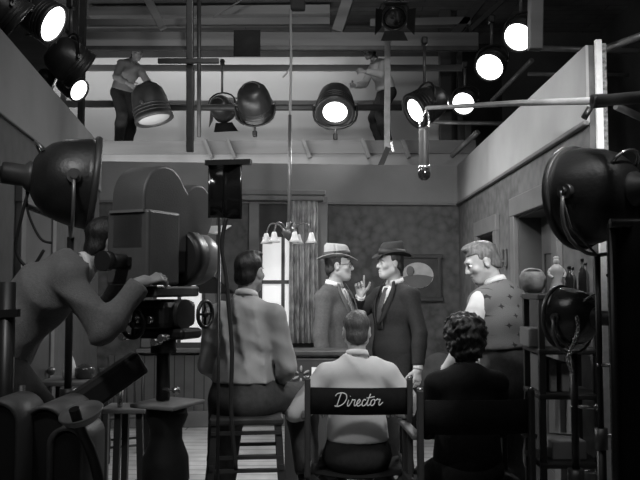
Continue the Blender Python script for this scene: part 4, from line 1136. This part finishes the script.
# side table with clutter behind the operator
st = thing('side_table', 'small dark side table behind the camera operator', 'table', (PX(78, 5.2), 5.2, 0))
zt = PZ(381, 5.1)
MB().box((PX(78, 5.2), 5.2, zt - .015), (.42, .36, .03), bev=.008).build('tabletop', 'wood_mid', st, True)
for dx in (-.17, .17):
    for dy in (-.14, .14): MB().bar((PX(78, 5.2) + dx, 5.2 + dy, 0), (PX(78, 5.2) + dx, 5.2 + dy, zt - .03), .035, .035).build('leg', 'wood_dark', st, True)
tag(MB().lathe([(.03, 0), (.045, .01), (.05, .06), (.03, .13), (.018, .16), (.02, .19)], Matrix.Translation((PX(72, 5.2), 5.18, zt + .001)), 18).build('jug', 'ceramic'), 'small pale jug standing on the side table behind the operator', 'jug')
tag(MB().lathe([(.05, 0), (.06, .01), (.065, .07), (.05, .085), (.02, .1)], Matrix.Translation((PX(86, 5.2), 5.2, zt + .001)), 18).build('pot', 'bottle_dark'), 'small dark lidded pot beside the pale jug', 'pot')
# ------------------------------------------------------------------ prop cart at the end of the side wall
Yk = 4.08
def kx(px): return PX(px, Yk)
ck = thing('prop_cart', 'dark wooden prop cart with three shelves by the open wall end', 'cart', ((kx(529) + kx(590)) / 2, Yk, 0))
xA, xB = kx(529), kx(589); xm, wd = (xA + xB) / 2, xB - xA
for z, h in ((PZ(293, Yk), .035), (PZ(346, Yk), .03), (PZ(389, Yk), .03), (PZ(455, Yk), .03)): MB().box((xm, Yk, z - h / 2), (wd, .34, h), bev=.008).build('shelf', 'wood_dark', ck, True)
for x in (xA + .02, xB - .02):
    for y in (Yk - .15, Yk + .15): MB().bar((x, y, 0), (x, y, PZ(293, Yk) - .02), .03, .03).build('post', 'wood_dark', ck, True)
zt = PZ(293, Yk) + .001
T = Matrix.Translation((kx(535), Yk + .05, zt))
bk = tag(MB().lathe([(.04, 0), (.06, .02), (.072, .06), (.070, .09), (.056, .115), (.05, .115), (.062, .08), (.05, .02), (.001, .015)], T, 24).build('basket', 'basket'), 'mottled round basket on top of the prop cart', 'basket')
MB().tube([tuple(v) for v in [(-.058 * math.cos(a), 0, .10 + .03 * math.sin(a)) for a in [math.pi * k / 10 for k in range(11)]]], .007, 8).build('handle', 'basket', bk).location = T.translation
vj = thing('figurine', 'tall white figurine beside the dark bottles on the prop cart', 'figurine', (kx(555), Yk - .03, zt))
MB().lathe([(.04, 0), (.042, .012), (.034, .03), (.028, .07), (.036, .11), (.040, .128), (.024, .145), (.012, .155)], None, 20, 1, .8).build('body', 'ceramic', vj)
MB().ball((0, 0, .17), (.016, .018, .022), 14).ball((.0, .0, .188), (.017, .017, .01), 12).build('head', 'ceramic', vj)
for s in (-1, 1): MB().tube(spline([(s * .034, 0, .128), (s * .043, -.01, .10), (s * .028, -.03, .08)], 4), .008, 8).build('arm', 'ceramic', vj)
for i, (px, h, r, m, lb) in enumerate(((567, .13, .022, 'bottle_dark', 'short dark bottle next to the white figurine'), (574, .125, .02, 'bottle_mid', 'short grey bottle second from the white figurine'),
                                       (580, .17, .021, 'bottle_dark', 'tall dark bottle in the row on the prop cart'), (587, .15, .02, 'bottle_mid', 'tall grey bottle at the wall end of the row'))):
    T = Matrix.Translation((kx(px), Yk + (.02 if i % 2 else -.04), zt))
    o = tag(MB().lathe([(r * .9, 0), (r, .006), (r, h * .6), (r * .9, h * .68), (r * .4, h * .8), (r * .38, h)], T, 18).build('bottle', m), lb, 'bottle', 'bottles on the prop cart')
    MB().cyl((kx(px), T.translation.y, zt + h), (kx(px), T.translation.y, zt + h + .014), r * .45).build('cap', 'black_metal', o)
zt = PZ(346, Yk) + .001
tag(MB().box((kx(535), Yk, zt + .05), (.13, .2, .1), bev=.008).build('box', 'shirt_grey'), 'pale cardboard box on the middle shelf of the cart', 'box')
tag(MB().box((kx(552), Yk + .03, zt + .035), (.06, .15, .07), bev=.008).build('box', 'basket'), 'small mottled box beside the pale cardboard box', 'box')
zt = PZ(389, Yk) + .001
for i, (px, h, w, lb) in enumerate(((537, .19, .035, 'upright grey box file nearest the vest wearer on the cart'), (546, .17, .04, 'upright mottled box file second on the lower cart shelf'), (558, .15, .04, 'upright pale box file third on the lower cart shelf'))):
    tag(MB().box((kx(px), Yk, zt + h / 2), (w, .2, h), bev=.005).build('box_file', ('paint_mid', 'basket', 'shirt_grey')[i]), lb, 'box file', 'box files on the prop cart')
tag(MB().box((kx(560), Yk, PZ(455, Yk) + .05), (.18, .22, .1), bev=.008).build('box', 'shirt_grey'), 'low grey box on the bottom shelf of the cart', 'box')
# black drape at the frame edge
rows = []
xd0, xd1 = PX(614, 2.85), PX(614, 2.85) + .75
for i in range(11):
    t = i / 10; rows.append([(xd0 + (xd1 - xd0) * q / 40, 2.85 + .03 * math.sin(q * .9 + .6 * math.sin(4 * t)), 1.82 * (1 - t) + .01) for q in range(41)])
dr = thing('drape', 'full black drape hung on a rail beyond the wall end', 'drape', (xd0, 2.85, 0))
MB().grid(rows, thick=.006).build('cloth', 'black_cloth', dr, True)
MB().cyl((xd0 - .01, 2.85, 1.83), (xd1 + .02, 2.85, 1.83), .018).build('rail', 'black_metal', dr, True)
for x in (xd0, xd1): MB().cyl((x, 2.87, 0), (x, 2.87, 1.83), .014).build('upright', 'black_metal', dr, True)

# ------------------------------------------------------------------ canvas chairs and the high stool
def canvas_chair(label, loc, rz, w, seat, b0, b1, canvas='canvas_black'):
    t = thing('folding_chair', label, 'chair', loc, rz)
    h = w / 2
    rows = [[(-h * .99 + 2 * h * .99 * k / 16, -.26 - .035 * math.sin(math.pi * k / 16), z) for k in range(17)] for z in (b0, (b0 + b1) / 2, b1)]
    back = MB().grid(rows, thick=.006).build('back_canvas', canvas, t)
    rows = [[(-h * .96 + 2 * h * .96 * k / 12, y, seat - .03 * math.sin(math.pi * k / 12)) for k in range(13)] for y in (-.2, 0, .22)]
    MB().grid(rows, thick=.006).build('seat_canvas', canvas, t)
    for s in (-1, 1):
        MB().box((s * h, -.26, (seat + b1) / 2 + .02), (.032, .04, b1 - seat + .06), bev=.008).build('back_post', 'wood_dark', t)
        MB().cyl((s * h, -.26, b1 + .045), (s * h, -.26, b1 + .06), .014).build('post_tip', 'bright_metal', t)
        MB().box((s * h, 0, seat), (.035, .52, .04), bev=.006).build('side_rail', 'wood_dark', t)
        MB().box((s * (h + .01), .0, b0 - .02), (.055, .50, .022), bev=.008).build('armrest', 'wood_mid', t)
        MB().box((s * h, .2, (seat + b0) / 2), (.03, .035, b0 - seat), bev=.006).build('arm_post', 'wood_dark', t)
        MB().box((s * h, 0, .03), (.035, .52, .04), bev=.006).build('foot_rail', 'wood_dark', t)
        for y in (-.19, .19):
            MB().bar((-s * h * .95, y + s * .012, .05), (s * h * .95, y + s * .012, seat - .02), .02, .04).build('cross_leg', 'wood_dark', t)
    MB().box((0, .2, .26), (w * .9, .03, .03), bev=.006).build('stretcher', 'wood_dark', t)
    return t, back
def lettering(back, zc, xc, size, y):
    S = [[(.35, 2.0), (.22, 1.1), (.1, .1)], [(-.45, 1.6), (-.2, 1.95), (.45, 2.08), (1.1, 1.85), (1.35, 1.2), (1.05, .45), (.35, .05), (-.25, .12)],
         [(1.75, 1.0), (1.66, .4), (1.8, .05), (2.0, .18), (2.25, .75)], [(1.86, 1.5), (1.88, 1.56)], [(2.25, .75), (2.3, 1.05), (2.42, .95), (2.72, .95), (2.68, .4), (2.82, .05), (3.05, .25)],
         [(3.05, .25), (3.38, .5), (3.5, .85), (3.3, 1.02), (3.1, .6), (3.2, .1), (3.5, .05), (3.85, .35)], [(4.38, .85), (4.15, 1.02), (3.9, .7), (3.95, .15), (4.2, .03), (4.5, .3), (4.75, .9)],
         [(4.9, 1.85), (4.72, 1.0), (4.68, .3), (4.85, .05), (5.15, .3)], [(4.4, 1.2), (5.6, 1.42)], [(5.55, 1.02), (5.25, .8), (5.22, .25), (5.5, .05), (5.78, .4), (5.72, .85), (5.55, 1.02), (5.72, .86), (6.0, .9)],
         [(6.0, .9), (6.1, 1.08), (6.22, .95), (6.52, .97), (6.45, .45), (6.6, .1), (7.05, .55)]]
    b = MB()
    for st_ in S:
        pts = [(xc + (px + .22 * py - 3.5) * size, y - .002, zc + (py - .9 + .02 * px) * size) for px, py in st_]
        b.tube(spline(pts, 5), size * .085, 6)
    return b.build('lettering', 'letter_paint', back)
d_loc = (P(357, 400, 4.42).x, 4.42, 0)
dc, bk_ = canvas_chair('black canvas folding chair with Director lettered across its back', d_loc, 0, .56, .56, PZ(415, 4.13), PZ(388, 4.13))
lettering(bk_, PZ(400.5, 4.12), .0, .0355, -.304)
canvas_chair('dark canvas folding chair under the curly haired sitter', (P(463, 400, 4.05).x, 4.05, 0), R(4), .56, .55, PZ(433, 3.8), PZ(399, 3.8))
hs = thing('bar_stool', 'tall dark wooden stool with ladder rungs under the white-shirted man', 'stool', (P(247, 400, 4.25).x, 4.25, 0), R(6))
MB().box((0, 0, .86), (.40, .36, .04), bev=.012).build('seat', 'wood_dark', hs)
for sx in (-1, 1):
    for sy in (-1, 1): MB().bar((sx * .23, sy * .20, 0), (sx * .17, sy * .15, .85), .035, .035).build('leg', 'wood_dark', hs)
    for z in (.35, .62): MB().bar((sx * (.23 - .07 * z), -.19, z), (sx * (.23 - .07 * z), .19, z), .022, .028).build('rung', 'wood_dark', hs)
for sy in (-1, 1):
    for z in (.52, .60, .67, .80): MB().bar((-.19, sy * .17, z), (.19, sy * .17, z), .02, .018).build('rung', 'wood_dark', hs)
# gallery that carries the lamps over the splayed wall
lc = thing('lamp_gallery', 'narrow dark plank gallery carrying lamps over the splayed wall', 'gallery', (-3.2, 7.2, 3.95))
MB().box((-3.25, 7.0, 4.0), (.8, 2.6, .06)).build('deck', 'timber_dark', lc, True)
MB().bar((-2.85, 5.7, 4.35), (-2.85, 8.3, 4.35), .06, .06).build('rail', 'timber_dark', lc, True)
for y in (5.8, 7.0, 8.2): MB().bar((-2.87, y, 3.95), (-2.87, y, 6.4), .07, .07).build('hanger', 'timber_dark', lc, True)
tag(MB().bar((PX(78, 8.6), 8.6, 0), (PX(78, 8.6), 8.6, 6.4), .06, .08).build('timber_post', 'timber_dark'), 'tall dark post rising beside the small bright lamp', 'post')
# ------------------------------------------------------------------ the people
def star_cloth(name, v, vs, step):
    """grey knit with small dark four-pointed stars in a diamond lattice"""
    nt, N, L, b = nodes(name); tc = N.new('ShaderNodeTexCoord'); sx = N.new('ShaderNodeSeparateXYZ'); L.new(tc.outputs['Object'], sx.inputs[0])
    def m(op, a, b_=None, c=None):
        n = N.new('ShaderNodeMath'); n.operation = op
        for i, q in enumerate((a, b_, c)):
            if q is None: continue
            if isinstance(q, (int, float)): n.inputs[i].default_value = q
            else: L.new(q, n.inputs[i])
        return n.outputs[0]
    xy = m('ADD', sx.outputs[0], m('MULTIPLY', sx.outputs[1], .6))
    row = m('FLOOR', m('DIVIDE', sx.outputs[2], step * .5)); odd = m('MULTIPLY', m('MODULO', row, 2), step * .5)
    u = m('SUBTRACT', m('FRACT', m('DIVIDE', m('ADD', m('ADD', xy, 5), odd), step)), .5); w = m('SUBTRACT', m('FRACT', m('DIVIDE', sx.outputs[2], step * .5)), .5)
    au = m('ABSOLUTE', u); aw = m('MULTIPLY', m('ABSOLUTE', w), .5)
    d = m('ADD', m('SQRT', au), m('SQRT', aw)); s = m('LESS_THAN', d, .46)
    mi = N.new('ShaderNodeMix'); mi.data_type = 'RGBA'; L.new(s, mi.inputs[0]); mi.inputs[6].default_value = g(v); mi.inputs[7].default_value = g(vs)
    no = N.new('ShaderNodeTexNoise'); no.inputs['Scale'].default_value = 180; L.new(tc.outputs['Object'], no.inputs['Vector'])
    bp = N.new('ShaderNodeBump'); bp.inputs['Strength'].default_value = .3; bp.inputs['Distance'].default_value = .01; L.new(no.outputs[0], bp.inputs['Height']); L.new(bp.outputs[0], b.inputs['Normal'])
    L.new(mi.outputs[2], b.inputs['Base Color']); b.inputs['Roughness'].default_value = .9
star_cloth('vest_knit', .14, .03, .115)
SEAT = dict(footR=(.17, .46, .1), footL=(-.17, .46, .1), kneeR=(.2, 1.2, 1.2), kneeL=(-.2, 1.2, 1.2))
# man on the tall stool, back to us
person('person in a light shirt seated on a tall stool with back turned', (P(244, 300, 4.25).x, 4.25, 0), R(-10),
       dict(pelvis=(0, 0, .985), lean=.10, hpitch=.02, hyaw=R(-12), footL=(-.2, .10, .10), kneeL=(-.25, .8, .6), footR=(.30, .30, .52), kneeR=(.5, 1.5, 1.4),
            handR=(.13, .25, 1.02), handL=(-.13, .27, 1.01), elbowR=(.55, -.35, 1.0), elbowL=(-.55, -.35, 1.0), curlR=.5, curlL=.5),
       1., 'skin', 'short', 'hair_dark', top=dict(kind='shirt', mat='shirt_light', collar_mat='shirt_white', hem=.06, fold=[(.012, 58, (1, .3, .10), .9), (.0035, 60, (.5, .2, 1), 2.5)]), legs=dict(mat='trousers_mid', rise=-.01))
# the director
person('person in a white shirt seated in the lettered canvas chair', d_loc, 0,
       dict(SEAT, pelvis=(0, -.03, .665), lean=.03, hpitch=.08, handR=(.27, .20, .86), handL=(-.27, .20, .86), elbowR=(.6, -.4, .8), elbowL=(-.6, -.4, .8), curlR=.6, curlL=.6, hbackR=(.1, 0, 1), hbackL=(-.1, 0, 1), shoulder=.178),
       .98, 'skin', 'short', 'hair_mid', top=dict(kind='shirt', mat='shirt_white', hem=.05, fold=[(.008, 24, (.8, .2, .6), 2.), (.006, 34, (.5, .2, 1), 2.)]), legs=dict(mat='trousers_dark', rise=.0, belt='shoe'), belly=.01)
# curly haired sitter
person('person with curly dark hair seated in a dark jacket', (P(466, 400, 4.05).x, 4.05, 0), R(4),
       dict(SEAT, pelvis=(0, -.02, .69), lean=.02, hpitch=.05, hyaw=R(5), handR=(.1, .32, .80), handL=(-.1, .32, .80), elbowR=(.6, -.3, .8), elbowL=(-.6, -.3, .8), curlR=.5, curlL=.5, shoulder=.16),
       .95, 'skin', 'curly', 'hair_dark', fem=True, top=dict(kind='jacket', mat='jacket_dark'), legs=dict(mat='trousers_dark'))
# standing in the knitted vest
person('person standing in a star patterned vest looking down', (P(502, 300, 4.7).x, 4.7, 0), R(40),
       dict(pelvis=(0, -.03, .96), lean=.17, hpitch=.40, hyaw=R(52), hroll=-.05, handR=(.17, .34, 1.02), handL=(-.20, .26, .98), elbowR=(.6, -.3, 1.0), elbowL=(-.6, -.3, 1.0), curlR=.5, curlL=.5),
       1.07, 'skin', 'short', 'hair_grey', top=dict(kind='vest', mat='vest_knit'), legs=dict(mat='trousers_mid', rise=.075, belt='shoe'))
# the two men on the set
r_, k_, s_ = person('person in a grey suit and pale hat facing the dark hat', (P(336, 300, 6.2).x, 6.2, 0), R(-116),
       dict(pelvis=(0, 0, .97), lean=-.02, hpitch=-.02, hyaw=R(22), handR=(.31, .05, .87), handL=(-.31, .05, .87), elbowR=(.9, -.5, 1.15), elbowL=(-.9, -.5, 1.15)),
       1.055, 'skin', 'short', 'hair_dark', top=dict(kind='suit', mat='suit_grey', tie='tie_grey'), legs=dict(mat='suit_grey'))
fedora(r_, k_, s_, 'felt_light', 'ribbon', -.06)
b = MB()
for sd in (-1, 1): b.tube([(sd * .032 + .022 * math.cos(a), .098, .008 + .018 * math.sin(a)) for a in [2 * math.pi * q / 16 for q in range(16)]], .0022, 6, closed=True).tube([(sd * .054, .097, .012), (sd * .074, .06, .012), (sd * .082, -.01, .01)], .0022, 6)
b.tube([(-.01, .1, .012), (0, .103, .014), (.01, .1, .012)], .0022, 6); on_head(r_, k_, s_, b, 'glasses', 'black_gloss')
r_, k_, s_ = person('person in a dark suit and dark hat raising a finger', (P(394, 300, 6.35).x, 6.35, 0), R(128),
       dict(pelvis=(0, 0, .96), lean=-.01, hpitch=.0, hyaw=R(-20), handR=(.12, .24, 1.40), elbowR=(.5, .1, 1.0), hdirR=(.0, .10, 1), hbackR=(.3, -.2, 0), fingersR=[.06, 1.15, 1.3, 1.35], handL=(-.30, .04, .86), elbowL=(-.9, -.5, 1.15)),
       1.075, 'skin', 'short', 'hair_dark', top=dict(kind='suit', mat='suit_dark', tie='tie_dark'), legs=dict(mat='suit_dark'))
fedora(r_, k_, s_, 'felt_dark', 'ribbon', -.04)
# camera operator
person('person in a grey sweater bending to operate the film camera', (-1.45, 3.3, .437), R(-64),
       dict(pelvis=(0, -.02, .86), lean=.72, bow=.30, twist=.0, hpitch=.08, hyaw=R(8), footR=(.14, .12, .085), footL=(-.14, -.12, .085), handR=(.27, .55, 1.17), handL=(-.16, .57, 1.2), elbowR=(.35, .1, .5), elbowL=(-.5, .1, .5),
            curlR=.7, curlL=.7, hbackR=(.5, 0, 1), hbackL=(-.5, 0, 1), hdirR=(-.1, 1, .35)),
       1.0, 'skin_tan', 'short', 'hair_dark', top=dict(kind='sweater', mat='sweater', hemcut=True), legs=dict(mat='trousers_dark'))
# two workers up on the catwalk
person('person in a grey shirt bending over a tilted lamp on the catwalk', (P(124, 100, 12).x, 12, 3.806), R(-128),
       dict(pelvis=(0, -.05, .93), lean=.50, bow=.25, hpitch=.35, hyaw=R(-10), footR=(.16, .1, .085), footL=(-.16, -.1, .085), handR=(.22, .42, .93), handL=(-.2, .46, .98), elbowR=(.7, -.1, 1.0), elbowL=(-.7, -.1, 1.0), curlR=.8, curlL=.8),
       1.0, 'skin_tan', 'short', 'hair_dark', top=dict(kind='shirt', mat='shirt_grey', sleeves=.8), legs=dict(mat='trousers_dark', rise=0))
r_, k_, s_ = person('person in a pale cap leaning towards a bright lamp on the catwalk', (P(384, 100, 12.0).x, 12.0, 3.806), R(118),
       dict(pelvis=(0, -.04, .91), lean=.36, bow=.25, hpitch=.25, hyaw=R(6), handR=(.2, .45, 1.0), handL=(-.2, .48, 1.12), elbowR=(.6, -.2, .9), elbowL=(-.6, -.2, .9), curlR=.7, curlL=.7),
       1.0, 'skin_tan', 'thin', 'hair_dark', top=dict(kind='shirt', mat='shirt_light', sleeves=.9), legs=dict(mat='trousers_dark', rise=0))
b = MB().ball((0, -.015, .05), (.1, .118, .07), 20).grid([[(x, .085 + .06 * t * (1 - (x / .08) ** 2 * .6), .045 - .03 * t) for x in (-.07, -.035, 0, .035, .07)] for t in (0, .5, 1)], thick=.006)
on_head(r_, k_, s_, b, 'cap', 'shirt_light', .035, .1)
# ------------------------------------------------------------------ light: beams of the lamps in view, then unseen lamps added to light set and crew
def spot(name, loc, target, watts, cone=60, size=.1, blend=.4):
    d = bpy.data.lights.new(name, 'SPOT'); d.energy = watts; d.spot_size = R(cone); d.spot_blend = blend; d.shadow_soft_size = size
    o = bpy.data.objects.new(name, d); col.objects.link(o); o.location = loc
    o.rotation_euler = (Vector(target) - Vector(loc)).to_track_quat('-Z', 'Y').to_euler()
    return o
def area(name, loc, target, watts, sx, sy):
    d = bpy.data.lights.new(name, 'AREA'); d.shape = 'RECTANGLE'; d.size = sx; d.size_y = sy; d.energy = watts
    o = bpy.data.objects.new(name, d); col.objects.link(o); o.location = loc
    o.rotation_euler = (Vector(target) - Vector(loc)).to_track_quat('-Z', 'Y').to_euler()
    return o
for t, p, a, w, c, s in SPOTS: spot('lamp_beam', p, p + a, w, c, s * .6)
area('backing_strip', (-2.6, 10.2, 2.7), (-2.6, 13.7, 4.6), 85, 5.5, .3)
area('backing_top_fill', (-2.8, 12.72, 5.80), (-2.8, 13.7, 4.5), 55, 6, .2)  # unseen source added to brighten the backing flat from above
spot('catwalk_fill', (-.5, 7.4, 5.9), (-.9, 12, 4.5), 230, 75, .2, .8)  # unseen spot added to brighten the catwalk workers and beams
spot('set_key', (-1.9, 3.6, 4.6), (.3, 6.6, 1.4), 520, 50, .15)
spot('set_fill', (1.0, 2.6, 2.9), (.2, 8.4, 1.5), 300, 60, .3)
spot('side_key', (-2.2, 6.0, 4.4), (1.5, 6.2, 2.2), 260, 60, .15)
spot('director_light', (1.8, 2.0, 4.6), (.1, 4.4, 1.2), 270, 34, .2)
spot('camera_light', (-1.5, .7, 4.6), (-.95, 3.4, 1.9), 230, 34, .15)
spot('wall_wash', (.6, 4.2, 5.6), (-2.2, 6, 2.9), 130, 70, .2, .8)
area('overhead_fill', (0, 2.0, 5.8), (0, 6, 1.5), 40, 4, 2)  # unseen soft fill added high over the foreground
spot('roof_fill', (0.3, -.4, 4.9), (0, 11, 6.1), 420, 50, .5, .8)  # unseen spot added behind the camera in place of light bounced to the roof
w = bpy.data.worlds.new('world'); scene.world = w; w.use_nodes = True
w.node_tree.nodes['Background'].inputs[0].default_value = (1, 1, 1, 1); w.node_tree.nodes['Background'].inputs[1].default_value = .02
vs = scene.view_settings
vs.view_transform = 'Standard'; vs.look = 'None'; vs.gamma = 1; vs.use_curve_mapping = False; vs.exposure = 0
scene.cycles.use_denoising = True
scene.cycles.max_bounces = 6
